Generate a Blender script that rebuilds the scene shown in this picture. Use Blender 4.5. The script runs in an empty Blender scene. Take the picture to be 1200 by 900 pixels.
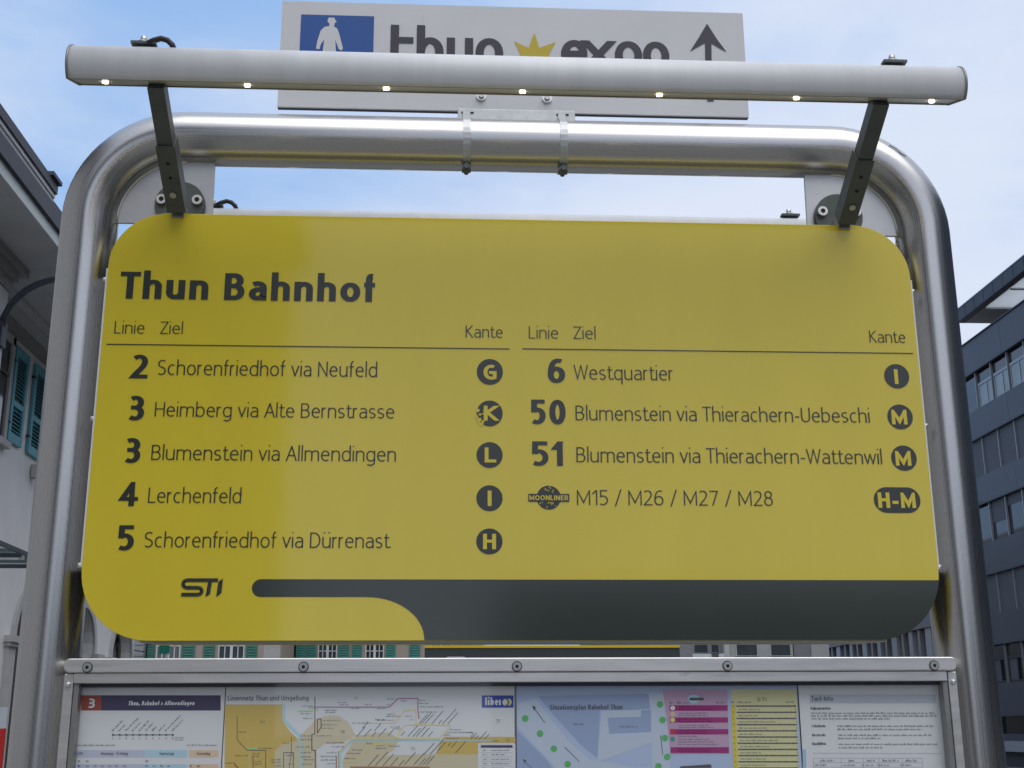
import bpy, math, random
from mathutils import Vector, Matrix
random.seed(7)
S = bpy.context.scene
C = S.collection
# ------------------------------------------------------------------ camera
FPX, PITCH, YAW, ROLL = 1457.081, 0.2713174, 0.0570155, -0.0050481
EYE = Vector((-0.11306, -1.84283, 1.6))
cy, sy, cp, sp = math.cos(YAW), math.sin(YAW), math.cos(PITCH), math.sin(PITCH)
FW = Vector((sy*cp, cy*cp, sp)); R0 = Vector((cy, -sy, 0)); U0 = R0.cross(FW)
RT = R0*math.cos(ROLL) + U0*math.sin(ROLL); UP = -R0*math.sin(ROLL) + U0*math.cos(ROLL)
cd = bpy.data.cameras.new('camera'); cam = bpy.data.objects.new('camera', cd); C.objects.link(cam)
cd.sensor_width = 36; cd.lens = 36*FPX/1200; cd.clip_start = 0.02; cd.clip_end = 2000
cam.matrix_world = Matrix(((RT.x, UP.x, -FW.x, EYE.x), (RT.y, UP.y, -FW.y, EYE.y), (RT.z, UP.z, -FW.z, EYE.z), (0, 0, 0, 1)))
S.camera = cam
# ------------------------------------------------------------------ sky and sun
SUN_EL, SUN_AZ = math.radians(62), math.radians(155)      # azimuth from +Y towards +X: behind the viewer's right shoulder, veiled by cloud
w = bpy.data.worlds.new('World'); S.world = w; w.use_nodes = True
nt = w.node_tree; N = nt.nodes; L = nt.links
bg = N['Background']; bg.inputs['Strength'].default_value = 0.1
sky = N.new('ShaderNodeTexSky'); sky.sky_type = 'NISHITA'; sky.sun_disc = False
sky.sun_elevation = SUN_EL; sky.sun_rotation = SUN_AZ; sky.dust_density = 1.5; sky.ozone_density = 2.0
tc = N.new('ShaderNodeTexCoord')
def wmap(loc, sc, scale, detail, rough, dist):
    m = N.new('ShaderNodeMapping'); m.inputs['Location'].default_value = loc; m.inputs['Scale'].default_value = sc
    L.new(tc.outputs['Generated'], m.inputs['Vector'])
    n = N.new('ShaderNodeTexNoise'); n.inputs['Scale'].default_value = scale; n.inputs['Detail'].default_value = detail
    n.inputs['Roughness'].default_value = rough; n.inputs['Distortion'].default_value = dist
    L.new(m.outputs['Vector'], n.inputs['Vector']); return n
n1 = wmap((1.3, 0.4, 2.1), (1, 1, 2.2), 1.5, 6, 0.5, 0.35)
n2 = wmap((4.3, 1.4, 0.1), (1, 1, 2.6), 4.0, 7, 0.55, 0.3)
sepx = N.new('ShaderNodeSeparateXYZ'); L.new(tc.outputs['Generated'], sepx.inputs[0])
ad = N.new('ShaderNodeMath'); ad.operation = 'MULTIPLY_ADD'; ad.inputs[1].default_value = 0.35
L.new(n2.outputs['Fac'], ad.inputs[0]); L.new(n1.outputs['Fac'], ad.inputs[2])
sgn = N.new('ShaderNodeMath'); sgn.operation = 'MULTIPLY_ADD'; sgn.inputs[1].default_value = -0.22; L.new(sepx.outputs['Y'], sgn.inputs[0]); L.new(ad.outputs[0], sgn.inputs[2])
ad2 = N.new('ShaderNodeMath'); ad2.operation = 'MULTIPLY_ADD'; ad2.inputs[1].default_value = 0.28   # the cloud sheet thickens to the east
L.new(sepx.outputs['X'], ad2.inputs[0]); L.new(sgn.outputs[0], ad2.inputs[2])
mr = N.new('ShaderNodeMapRange'); mr.interpolation_type = 'SMOOTHSTEP'
mr.inputs['From Min'].default_value = 0.27; mr.inputs['From Max'].default_value = 0.62
mr.inputs['To Min'].default_value = 0.05; mr.inputs['To Max'].default_value = 0.92
L.new(ad2.outputs[0], mr.inputs['Value'])
cr = N.new('ShaderNodeMix'); cr.data_type = 'RGBA'
cr.inputs['A'].default_value = (4.9, 5.5, 6.8, 1); cr.inputs['B'].default_value = (6.0, 6.35, 7.15, 1)
L.new(n2.outputs['Fac'], cr.inputs['Factor'])
# thin veil lifts the clear-sky colour to the pale blue of the day
veil = N.new('ShaderNodeMix'); veil.data_type = 'RGBA'; veil.inputs['Factor'].default_value = 0.8
veil.inputs['B'].default_value = (2.4, 4.1, 7.0, 1); L.new(sky.outputs['Color'], veil.inputs['A'])
mx = N.new('ShaderNodeMix'); mx.data_type = 'RGBA'
L.new(mr.outputs['Result'], mx.inputs['Factor']); L.new(veil.outputs['Result'], mx.inputs['A']); L.new(cr.outputs['Result'], mx.inputs['B'])
L.new(mx.outputs['Result'], bg.inputs['Color'])
sd = bpy.data.lights.new('sun', 'SUN'); sd.energy = 1.0; sd.angle = math.radians(56); sd.color = (1, .96, .9)
so = bpy.data.objects.new('sun', sd); C.objects.link(so)
sdir = Vector((math.sin(SUN_AZ)*math.cos(SUN_EL), math.cos(SUN_AZ)*math.cos(SUN_EL), math.sin(SUN_EL)))
so.rotation_euler = sdir.to_track_quat('Z', 'Y').to_euler(); so.location = (0, 0, 30)
S.view_settings.view_transform = 'Standard'; S.view_settings.look = 'None'; S.view_settings.gamma = 1
S.view_settings.exposure = 0.45

# ------------------------------------------------------------------ helpers
def hit(px, py, Y):
    """point of the plane y = Y seen at photograph pixel (px, py)"""
    d = FW*FPX + RT*(px-600) + UP*(450-py); return EYE + d*((Y-EYE.y)/d.y)
def hitx(px, py, X):
    d = FW*FPX + RT*(px-600) + UP*(450-py); return EYE + d*((X-EYE.x)/d.x)
WORLD = {}
def tag(o, label=None, cat=None, group=None, kind=None):
    if label: o['label'] = label
    if cat: o['category'] = cat
    if group: o['group'] = group
    if kind: o['kind'] = kind
    return o
def thing(name, loc, label, cat, group=None):
    o = bpy.data.objects.new(name, None); C.objects.link(o); o.location = loc; o.empty_display_size = .1
    WORLD[o.name] = Vector(loc); return tag(o, label, cat, group)
class MB:
    def __init__(s): s.v = []; s.f = []; s.uv = []; s.sm = []
    def face(s, pts, smooth=False, uv=None):
        b = len(s.v); s.v += [tuple(p) for p in pts]; s.f.append(list(range(b, b+len(pts)))); s.sm.append(smooth)
        s.uv.append(uv or [(0, 0)]*len(pts)); return s
    def box(s, x0, x1, y0, y1, z0, z1):
        if x0 > x1: x0, x1 = x1, x0
        if y0 > y1: y0, y1 = y1, y0
        if z0 > z1: z0, z1 = z1, z0
        b = len(s.v); s.v += [(x, y, z) for z in (z0, z1) for y in (y0, y1) for x in (x0, x1)]
        for f in ((0, 2, 3, 1), (4, 5, 7, 6), (0, 1, 5, 4), (2, 6, 7, 3), (0, 4, 6, 2), (1, 3, 7, 5)):
            s.f.append([b+i for i in f]); s.sm.append(False)
            s.uv.append([((s.v[b+i][0]+s.v[b+i][1]), s.v[b+i][2]) for i in f])
        return s
    def prism(s, poly, y0, y1, axis='y'):
        """poly of (a, b); axis y: (x, z) extruded in y; axis x: (y, z) extruded in x; axis z: (x, y) extruded in z"""
        m = {'y': lambda a, b, t: (a, t, b), 'x': lambda a, b, t: (t, a, b), 'z': lambda a, b, t: (a, b, t)}[axis]
        n = len(poly); b = len(s.v)
        s.v += [m(p[0], p[1], y0) for p in poly] + [m(p[0], p[1], y1) for p in poly]
        s.f.append([b+i for i in range(n)]); s.f.append([b+n+i for i in reversed(range(n))]); s.sm += [False, False]
        s.uv += [[(p[0], p[1]) for p in poly], [(p[0], p[1]) for p in reversed(poly)]]
        for i in range(n):
            j = (i+1) % n; s.f.append([b+i, b+n+i, b+n+j, b+j]); s.sm.append(n > 16); s.uv.append([(0, 0)]*4)
        return s
    def tube(s, pts, r, seg=24, caps=True, ru=None):
        pts = [Vector(p) for p in pts]; n = len(pts); ln = 0
        t = (pts[1]-pts[0]).normalized(); a = Vector((0, 1, 0)) if abs(t.y) < .9 else Vector((0, 0, 1))
        u = (a - t*a.dot(t)).normalized(); rings = []; rs = r if isinstance(r, (list, tuple)) else [r]*n
        for i, p in enumerate(pts):
            if i: ln += (p-pts[i-1]).length
            tn = ((pts[min(i+1, n-1)]-pts[max(i-1, 0)])).normalized()
            u = (u - tn*u.dot(tn)).normalized(); v = tn.cross(u); b = len(s.v)
            s.v += [tuple(p + (u*math.cos(2*math.pi*k/seg) + v*math.sin(2*math.pi*k/seg))*rs[i]) for k in range(seg)]
            rings.append((b, ln))
        for (b0, l0), (b1, l1) in zip(rings, rings[1:]):
            for k in range(seg):
                j = (k+1) % seg; s.f.append([b0+k, b0+j, b1+j, b1+k]); s.sm.append(True)
                s.uv.append([(l0, k/seg), (l0, (k+1)/seg), (l1, (k+1)/seg), (l1, k/seg)])
        if caps:
            for b, rev in ((rings[0][0], True), (rings[-1][0], False)):
                f = [b+k for k in range(seg)]; f = f[::-1] if rev else f; s.f.append(f); s.sm.append(False); s.uv.append([(0, 0)]*seg)
        return s
    def cyl(s, p0, p1, r, seg=16): return s.tube([p0, p1], r, seg)
    def build(s, name, mat, parent=None, loc=None, bevel=0):
        """vertices are world coordinates (or relative to loc when loc is given)"""
        off = Vector((0, 0, 0)); pw = Vector((0, 0, 0))
        if parent is not None: pw = WORLD[parent.name]
        if loc is None: off = pw
        me = bpy.data.meshes.new(name); me.from_pydata([(v[0]-off.x, v[1]-off.y, v[2]-off.z) for v in s.v], [], s.f)
        me.polygons.foreach_set('use_smooth', s.sm)
        ul = me.uv_layers.new(name='UVMap'); k = 0
        flat = [c for f in s.uv for uvp in f for c in uvp]; ul.data.foreach_set('uv', flat)
        me.materials.append(mat); me.update()
        o = bpy.data.objects.new(name, me); C.objects.link(o)
        if parent is not None: o.parent = parent
        if loc is not None: o.location = Vector(loc)-pw; WORLD[o.name] = Vector(loc)
        else: WORLD[o.name] = pw.copy()
        if bevel:
            b = o.modifiers.new('bevel', 'BEVEL'); b.width = bevel; b.segments = 2; b.limit_method = 'ANGLE'
        return o
def again(o, loc, parent=None, label=None):
    """a copy of a part (and its sub-parts) or of a thing at world position loc"""
    c = o.copy(); C.objects.link(c); pw = WORLD[parent.name] if parent is not None else Vector((0, 0, 0))
    c.parent = parent; c.location = Vector(loc)-pw; WORLD[c.name] = Vector(loc)
    if label: c['label'] = label
    for ch in list(o.children):
        d = ch.copy(); C.objects.link(d); d.parent = c; WORLD[d.name] = Vector(loc)
        for g in list(ch.children):
            e = g.copy(); C.objects.link(e); e.parent = d; WORLD[e.name] = Vector(loc)
    return c
def rrect(x0, x1, z0, z1, rt, rb=None, n=10):
    rb = rt if rb is None else rb; p = []
    for cx_, cz_, a0, r in ((x1-rb, z0+rb, -90, rb), (x1-rt, z1-rt, 0, rt), (x0+rt, z1-rt, 90, rt), (x0+rb, z0+rb, 180, rb)):
        for k in range(n+1):
            a = math.radians(a0+90*k/n); p.append((cx_+r*math.cos(a), cz_+r*math.sin(a)))
    return p
def circ(cx_, cz_, r, n=32): return [(cx_+r*math.cos(2*math.pi*k/n), cz_+r*math.sin(2*math.pi*k/n)) for k in range(n)]

# ------------------------------------------------------------------ materials
def M(name, col, rough=.5, metal=0, var=0, vscale=8, vstretch=(1, 1, 1), bump=0, bscale=60, coat=0, spec=.5, aniso=0, emit=None, rvar=0, dirt=None, uv=False):
    m = bpy.data.materials.new(name); m.use_nodes = True; t = m.node_tree; p = t.nodes['Principled BSDF']
    p.inputs['Base Color'].default_value = (*col, 1); p.inputs['Roughness'].default_value = rough; p.inputs['Metallic'].default_value = metal
    p.inputs['Specular IOR Level'].default_value = spec; p.inputs['Coat Weight'].default_value = coat; p.inputs['Coat Roughness'].default_value = .05
    if aniso: p.inputs['Anisotropic'].default_value = aniso
    tcn = t.nodes.new('ShaderNodeTexCoord'); src = tcn.outputs['UV' if uv else 'Object']
    if emit: p.inputs['Emission Color'].default_value = (*emit[:3], 1); p.inputs['Emission Strength'].default_value = emit[3]
    def noise(scale, st=(1, 1, 1), det=4):
        mp = t.nodes.new('ShaderNodeMapping'); mp.inputs['Scale'].default_value = st; t.links.new(src, mp.inputs['Vector'])
        nn = t.nodes.new('ShaderNodeTexNoise'); nn.inputs['Scale'].default_value = scale; nn.inputs['Detail'].default_value = det
        nn.inputs['Roughness'].default_value = .6; t.links.new(mp.outputs[0], nn.inputs['Vector']); return nn
    last = None
    if var:
        n = noise(vscale, vstretch); r = t.nodes.new('ShaderNodeMapRange'); r.inputs['From Min'].default_value = .3; r.inputs['From Max'].default_value = .7
        r.inputs['To Min'].default_value = 1-var; r.inputs['To Max'].default_value = 1+var; t.links.new(n.outputs['Fac'], r.inputs['Value'])
        x = t.nodes.new('ShaderNodeMix'); x.data_type = 'RGBA'; x.blend_type = 'MULTIPLY'; x.inputs['Factor'].default_value = 1
        x.inputs['A'].default_value = (*col, 1); t.links.new(r.outputs['Result'], x.inputs['B']); last = x.outputs['Result']
        if rvar:
            r2 = t.nodes.new('ShaderNodeMapRange'); r2.inputs['From Min'].default_value = .3; r2.inputs['From Max'].default_value = .7
            r2.inputs['To Min'].default_value = rough-rvar; r2.inputs['To Max'].default_value = rough+rvar
            t.links.new(n.outputs['Fac'], r2.inputs['Value']); t.links.new(r2.outputs['Result'], p.inputs['Roughness'])
    if dirt:
        dcol, dscale, thr, st = dirt; n = noise(dscale, st, 7); r = t.nodes.new('ShaderNodeMapRange')
        r.inputs['From Min'].default_value = thr; r.inputs['From Max'].default_value = thr+.12; t.links.new(n.outputs['Fac'], r.inputs['Value'])
        x = t.nodes.new('ShaderNodeMix'); x.data_type = 'RGBA'; x.inputs['B'].default_value = (*dcol, 1)
        if last: t.links.new(last, x.inputs['A'])
        else: x.inputs['A'].default_value = (*col, 1)
        t.links.new(r.outputs['Result'], x.inputs['Factor']); last = x.outputs['Result']
    if last: t.links.new(last, p.inputs['Base Color'])
    if bump:
        n = noise(bscale, vstretch); b = t.nodes.new('ShaderNodeBump'); b.inputs['Strength'].default_value = bump; b.inputs['Distance'].default_value = .002
        t.links.new(n.outputs['Fac'], b.inputs['Height']); t.links.new(b.outputs['Normal'], p.inputs['Normal'])
    return m
STEEL = M('brushed_stainless', (.53, .52, .51), .27, 1, var=.07, vscale=6, vstretch=(.12, 26, 1), bump=.015, bscale=9, rvar=.05, uv=True, dirt=((.34, .32, .30), 9, .66, (1.5, 3, 1)))
PLATE = M('mill_steel_plate', (.50, .50, .50), .45, 1, var=.08, vscale=14, bump=.08, bscale=80)
ALU = M('anodised_aluminium', (.84, .85, .86), .40, .0, var=.05, vscale=5, vstretch=(6, 1, 1))
RAIL = M('satin_aluminium_rail', (.74, .725, .70), .34, .8, var=.07, vscale=20, vstretch=(.5, 6, 6), rvar=.05, dirt=((.26, .22, .17), 9, .66, (1, 4, 4)))
DARKSTEEL = M('grey_green_painted_steel', (.10, .115, .11), .5, .3, var=.12, vscale=30)
BOLT = M('bolt_steel', (.74, .73, .70), .35, .7)
BLACK = M('black_rubber', (.02, .02, .022), .5)
HOLE = M('dark_hole', (.012, .012, .012), .8)
YELLOW = M('yellow_enamel', (.75, .60, .048), .07, 0, var=.03, vscale=5, vstretch=(1.5, 1, .35), spec=.6, coat=.0, bump=.006, bscale=5, dirt=((.50, .40, .04), 160, .76, (1, 1, 1)))
YFLAT = M('yellow_print', (.75, .595, .048), .2)
INK = M('anthracite_print', (.036, .040, .034), .25, spec=.6)
BAND = M('anthracite_film', (.046, .055, .048), .12, spec=.6, var=.1, vscale=3)
TRIM = M('grey_trim', (.30, .30, .29), .4, .6, var=.1, vscale=20)
SIGNFACE = M('pale_grey_sign_sheet', (.72, .72, .73), .5, var=.04, vscale=6, dirt=((.64, .64, .63), 18, .66, (2, 1, .5)))
SIGNDARK = M('dark_grey_sign_print', (.045, .04, .055), .5)
BLUE = M('blue_sign_print', (.012, .09, .36), .45, var=.04, vscale=9)
SIGNYEL = M('yellow_sign_print', (.62, .47, .03), .5)
GALV = M('galvanised_bracket', (.55, .56, .56), .45, .7, var=.12, vscale=60, dirt=((.3, .3, .28), 60, .62, (1, 1, 1)))
LED = M('warm_led', (1, .9, .7), .3, emit=(1, .80, .46, 9))
DIFF = M('lamp_channel', (.50, .50, .46), .35, .3)
def glassmat(name, tint, rough, fac):
    m = bpy.data.materials.new(name); m.use_nodes = True; t = m.node_tree; t.nodes.clear()
    o = t.nodes.new('ShaderNodeOutputMaterial'); x = t.nodes.new('ShaderNodeMixShader'); a = t.nodes.new('ShaderNodeBsdfTransparent'); g = t.nodes.new('ShaderNodeBsdfGlossy')
    a.inputs['Color'].default_value = (*tint, 1); g.inputs['Roughness'].default_value = rough
    f = t.nodes.new('ShaderNodeLayerWeight'); f.inputs['Blend'].default_value = .5
    pw = t.nodes.new('ShaderNodeMath'); pw.operation = 'POWER'; pw.inputs[1].default_value = 4; t.links.new(f.outputs['Facing'], pw.inputs[0])
    mu = t.nodes.new('ShaderNodeMath'); mu.operation = 'MULTIPLY_ADD'; mu.inputs[1].default_value = .9; mu.inputs[2].default_value = .05+fac
    t.links.new(pw.outputs[0], mu.inputs[0]); t.links.new(mu.outputs[0], x.inputs[0])
    t.links.new(a.outputs[0], x.inputs[1]); t.links.new(g.outputs[0], x.inputs[2]); t.links.new(x.outputs[0], o.inputs[0]); return m
CASEGLASS = glassmat('case_glass', (.97, .985, .99), .03, .0)
CANOPYGLASS = glassmat('canopy_glass', (.80, .92, .89), .05, .08)
def P(name, c): return M(name, tuple(min(v*1.55, .88) for v in c) if max(c) > .2 else c, .55)
PAPER = P('poster_paper', (.62, .64, .69)); PTXT = P('poster_text_grey', (.13, .13, .15)); PRED = P('poster_red', (.28, .06, .04)); PPUR = P('poster_purple', (.085, .07, .14))
PLIL = P('poster_pale_lilac', (.42, .43, .52)); PSKY = P('poster_pale_blue', (.36, .50, .70)); PORG = P('poster_pale_orange', (.62, .42, .30)); POCH = P('map_ochre', (.50, .36, .10))
PSAND = P('map_sand', (.50, .44, .30)); PCREAM = P('map_paper', (.62, .63, .63)); PRIV = P('map_river_blue', (.32, .52, .66)); PMAG = P('map_magenta_line', (.28, .05, .22)); PBRN = P('map_brown_line', (.17, .06, .06))
PGRN = P('map_green_line', (.30, .52, .22)); PGREY = P('map_grey_line', (.25, .30, .33)); PYEL = P('map_yellow_line', (.62, .50, .18)); PLIB = P('logo_blue', (.03, .06, .30)); PWHT = P('poster_white', (.75, .77, .8))
PSIT = P('plan_blue_ground', (.36, .42, .56)); PROAD = P('plan_pale_road', (.42, .47, .55)); PBLK = P('plan_block_blue', (.26, .32, .46)); PDOT = P('plan_tree_green', (.10, .36, .12)); PPINK = P('table_pink', (.42, .28, .38)); PMAGB = P('table_magenta_bar', (.28, .03, .15)); PMID = P('table_mid_grey', (.19, .17, .18)); PTYEL = P('table_pale_yellow', (.52, .49, .27)); PTYEB = P('table_yellow_bar', (.58, .45, .07)); PRDD = P('table_red', (.5, .03, .05)); PGRD = P('table_green', (.05, .25, .2)); PHED = P('tariff_header_grey', (.40, .42, .46)); PRBL = P('tariff_edge_blue', (.3, .42, .6))

# ------------------------------------------------------------------ stroke lettering
G = {}
def g(ch, w_, d, sb=1.0): G[ch] = (w_, d, sb)
XH, CAP, ASC, DESC = .5, .7, .74, -.2
g('a', .37, 'M.08 .455 c.25 .5 .35 .5 .5 .5 h1 .34 L1 0|M1 .29 L.5 .29 h0 .14 v.42 0 h1 .14'); g('b', .41, 'M0 .74 L0 0|M0 .34 v.53 .5 h1 .25 v.53 0 h0 .16')
g('c', .34, 'M.97 .46 c.8 .5 .7 .5 .6 .5 h0 .25 v.6 0 c.7 0 .8 0 .97 .04'); g('d', .41, 'M1 .74 L1 0|M1 .34 v.47 .5 h0 .25 v.47 0 h1 .16')
g('e', .39, 'M0 .27 L1 .27|M1 .27 v.52 .5 h0 .25 v.58 0 c.75 0 .85 .01 .96 .05'); g('f', .24, 'M1 .735 c.9 .74 .85 .74 .8 .74 h.35 .58 L.35 0|M0 .5 L.95 .5', .6)
g('g', .41, 'M1 .5 L1 -.03 v.5 -.2 c.35 -.2 .2 -.2 .08 -.16|M1 .34 v.47 .5 h0 .25 v.47 0 h1 .16'); g('h', .39, 'M0 .74 L0 0|M0 .34 v.55 .5 h1 .34 L1 0')
g('i', 0, 'M0 .5 L0 0|M0 .655 L0 .72'); g('j', .14, 'M1 .5 L1 -.08 v0 -.2|M1 .655 L1 .72'); g('k', .37, 'M0 .74 L0 0|M.95 .5 L.05 .25|M.1 .28 L1 0')
g('l', 0, 'M0 .74 L0 0'); g('m', .66, 'M0 .5 L0 0|M0 .36 v.27 .5 h.5 .36 L.5 0|M.5 .36 v.77 .5 h1 .36 L1 0'); g('n', .39, 'M0 .5 L0 0|M0 .34 v.55 .5 h1 .34 L1 0')
g('o', .42, 'M.5 .5 h1 .25 v.5 0 h0 .25 v.5 .5'); g('p', .41, 'M0 .5 L0 -.2|M0 .34 v.53 .5 h1 .25 v.53 0 h0 .16'); g('q', .41, 'M1 .5 L1 -.2|M1 .34 v.47 .5 h0 .25 v.47 0 h1 .16')
g('r', .23, 'M0 .5 L0 0|M0 .32 v.8 .5 L1 .495', .7); g('s', .32, 'M.92 .465 c.75 .5 .6 .5 .5 .5 h0 .37 c0 .29 .2 .28 .5 .25 c.8 .22 1 .2 1 .13 v.45 0 c.3 0 .2 .01 .05 .045')
g('t', .25, 'M.35 .64 L.35 .12 v.8 0 L1 .01|M0 .5 L.95 .5', .7); g('u', .39, 'M0 .5 L0 .16 v.45 0 h1 .16|M1 .5 L1 0'); g('v', .38, 'M0 .5 L.5 0 L1 .5', .4)
g('w', .58, 'M0 .5 L.25 0 L.5 .5 L.75 0 L1 .5', .4); g('x', .38, 'M0 .5 L1 0|M1 .5 L0 0', .4); g('y', .38, 'M0 .5 L.5 0|M1 .5 L.42 -.1 c.33 -.18 .25 -.2 .05 -.19', .4); g('z', .34, 'M0 .5 L1 .5 L0 0 L1 0')
g('ü', .39, G['u'][1]+'|M.18 .655 L.18 .72|M.82 .655 L.82 .72')
g('A', .5, 'M0 0 L.5 .7 L1 0|M.2 .24 L.8 .24', .3); g('B', .42, 'M0 .37 L.5 .37 h1 .19 v.5 0 L0 0 L0 .7 L.45 .7 h.9 .54 v.45 .37'); g('D', .48, 'M.3 0 L0 0 L0 .7 L.35 .7 h1 .35 v.35 0 L.3 0')
g('E', .36, 'M1 .7 L0 .7 L0 0 L1 0|M0 .37 L.9 .37'); g('F', .34, 'M1 .7 L0 .7 L0 0|M0 .37 L.9 .37'); g('G', .46, 'M.92 .65 c.8 .7 .7 .7 .62 .7 h0 .35 v.62 0 c.8 0 .9 .01 1 .04 L1 .33 L.6 .33')
g('H', .46, 'M0 .7 L0 0|M1 .7 L1 0|M0 .37 L1 .37'); g('I', 0, 'M0 .7 L0 0'); g('K', .42, 'M0 .7 L0 0|M.95 .7 L.05 .36|M.12 .42 L1 0', .8); g('L', .34, 'M0 .7 L0 0 L1 0', .8)
g('M', .58, 'M0 0 L0 .7 L.5 .1 L1 .7 L1 0'); g('N', .46, 'M0 0 L0 .7 L1 0 L1 .7'); g('O', .52, 'M.5 .7 h1 .35 v.5 0 h0 .35 v.5 .7'); g('P', .4, 'M0 0 L0 .7 L.5 .7 h1 .52 v.5 .34 L0 .34')
g('R', .42, 'M0 0 L0 .7 L.5 .7 h.95 .52 v.5 .34 L0 .34|M.5 .34 L1 0'); g('S', .38, 'M.93 .655 c.75 .7 .6 .7 .52 .7 h0 .53 c0 .42 .2 .4 .5 .36 c.8 .32 1 .29 1 .18 v.45 0 c.3 0 .2 .01 .03 .05')
g('T', .42, 'M0 .7 L1 .7|M.5 .7 L.5 0', .3); g('U', .44, 'M0 .7 L0 .22 v.5 0 h1 .22 L1 .7'); g('V', .46, 'M0 .7 L.5 0 L1 .7', .3); g('W', .7, 'M0 .7 L.25 0 L.5 .7 L.75 0 L1 .7', .3); g('Z', .4, 'M0 .7 L1 .7 L0 0 L1 0', .6)
g('1', .22, 'M0 .55 L.8 .69|M1 .7 L1 0'); g('2', .38, 'M.03 .64 c.2 .7 .35 .7 .48 .7 h.95 .52 c.95 .36 .4 .2 0 0 L1 0'); g('3', .38, 'M.05 .66 c.2 .7 .35 .7 .45 .7 h.93 .53 v.4 .37 L.3 .37|M.4 .37 h1 .19 v.45 0 c.3 0 .15 .01 .02 .045')
g('4', .42, 'M.72 0 L.72 .7 L0 .18 L1 .18'); g('5', .38, 'M.92 .7 L.12 .7 L.10 .40|M.14 .42 L.42 .43 h1 .22 v.42 0 c.3 0 .15 .01 .02 .04'); g('6', .4, 'M.92 .67 c.8 .7 .7 .7 .65 .7 c.2 .7 0 .5 0 .22 v.5 0 h1 .21 v.52 .42 h0 .21')
g('7', .38, 'M0 .7 L1 .7 L.35 0'); g('8', .38, 'M.5 .7 h.93 .54 v.5 .38 h.07 .54 v.5 .7|M.5 .38 h1 .19 v.5 0 h0 .19 v.5 .38'); g('0', .4, 'M.5 .7 h1 .35 v.5 0 h0 .35 v.5 .7')
g('-', .22, 'M0 .25 L1 .25'); g('/', .3, 'M0 -.05 L1 .74', .6); g(',', 0, 'M0 .06 L0 -.1'); g('+', .4, 'M0 .3 L1 .3|M.5 .5 L.5 .1'); g('>', .3, 'M0 .5 L1 .25 L0 0'); g('.', 0, 'M0 .06 L0 0')
def parse(d):
    out = []
    for st in d.split('|'):
        toks = st.replace('M', ' M ').replace('L', ' L ').replace('h', ' h ').replace('v', ' v ').replace('c', ' c ').split()
        i = 0; pts = []; straight = []
        while i < len(toks):
            k = toks[i]; i += 1
            if k in 'ML':
                p = (float(toks[i]), float(toks[i+1])); i += 2; pts.append(p)
                if k == 'L': straight.append(True)
            else:
                x0, y0 = pts[-1]
                if k == 'c': c1 = (float(toks[i]), float(toks[i+1])); c2 = (float(toks[i+2]), float(toks[i+3])); e = (float(toks[i+4]), float(toks[i+5])); i += 6
                else:
                    e = (float(toks[i]), float(toks[i+1])); i += 2; kp = .57
                    if k == 'h': c1 = (x0+(e[0]-x0)*kp, y0); c2 = (e[0], e[1]-(e[1]-y0)*kp)
                    else: c1 = (x0, y0+(e[1]-y0)*kp); c2 = (e[0]-(e[0]-x0)*kp, e[1])
                for s_ in range(1, 9):
                    t = s_/8; a = (1-t)**3; b = 3*(1-t)**2*t; c_ = 3*(1-t)*t*t; d_ = t**3
                    pts.append((a*x0+b*c1[0]+c_*c2[0]+d_*e[0], a*y0+b*c1[1]+c_*c2[1]+d_*e[1])); straight.append(False)
        out.append((pts, straight))
    return out
PARSED = {k: parse(v[1]) for k, v in G.items()}
def clipy(poly, lo, hi):
    for sgn, lim in ((1, lo), (-1, -hi)):
        o = []
        for i in range(len(poly)):
            a, b = poly[i-1], poly[i]; da, db = sgn*a[1]-lim, sgn*b[1]-lim
            if (da >= 0) != (db >= 0):
                t = da/(da-db); o.append((a[0]+(b[0]-a[0])*t, a[1]+(b[1]-a[1])*t))
            if db >= 0: o.append(b)
        poly = o
        if len(poly) < 3: return []
    return poly
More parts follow.
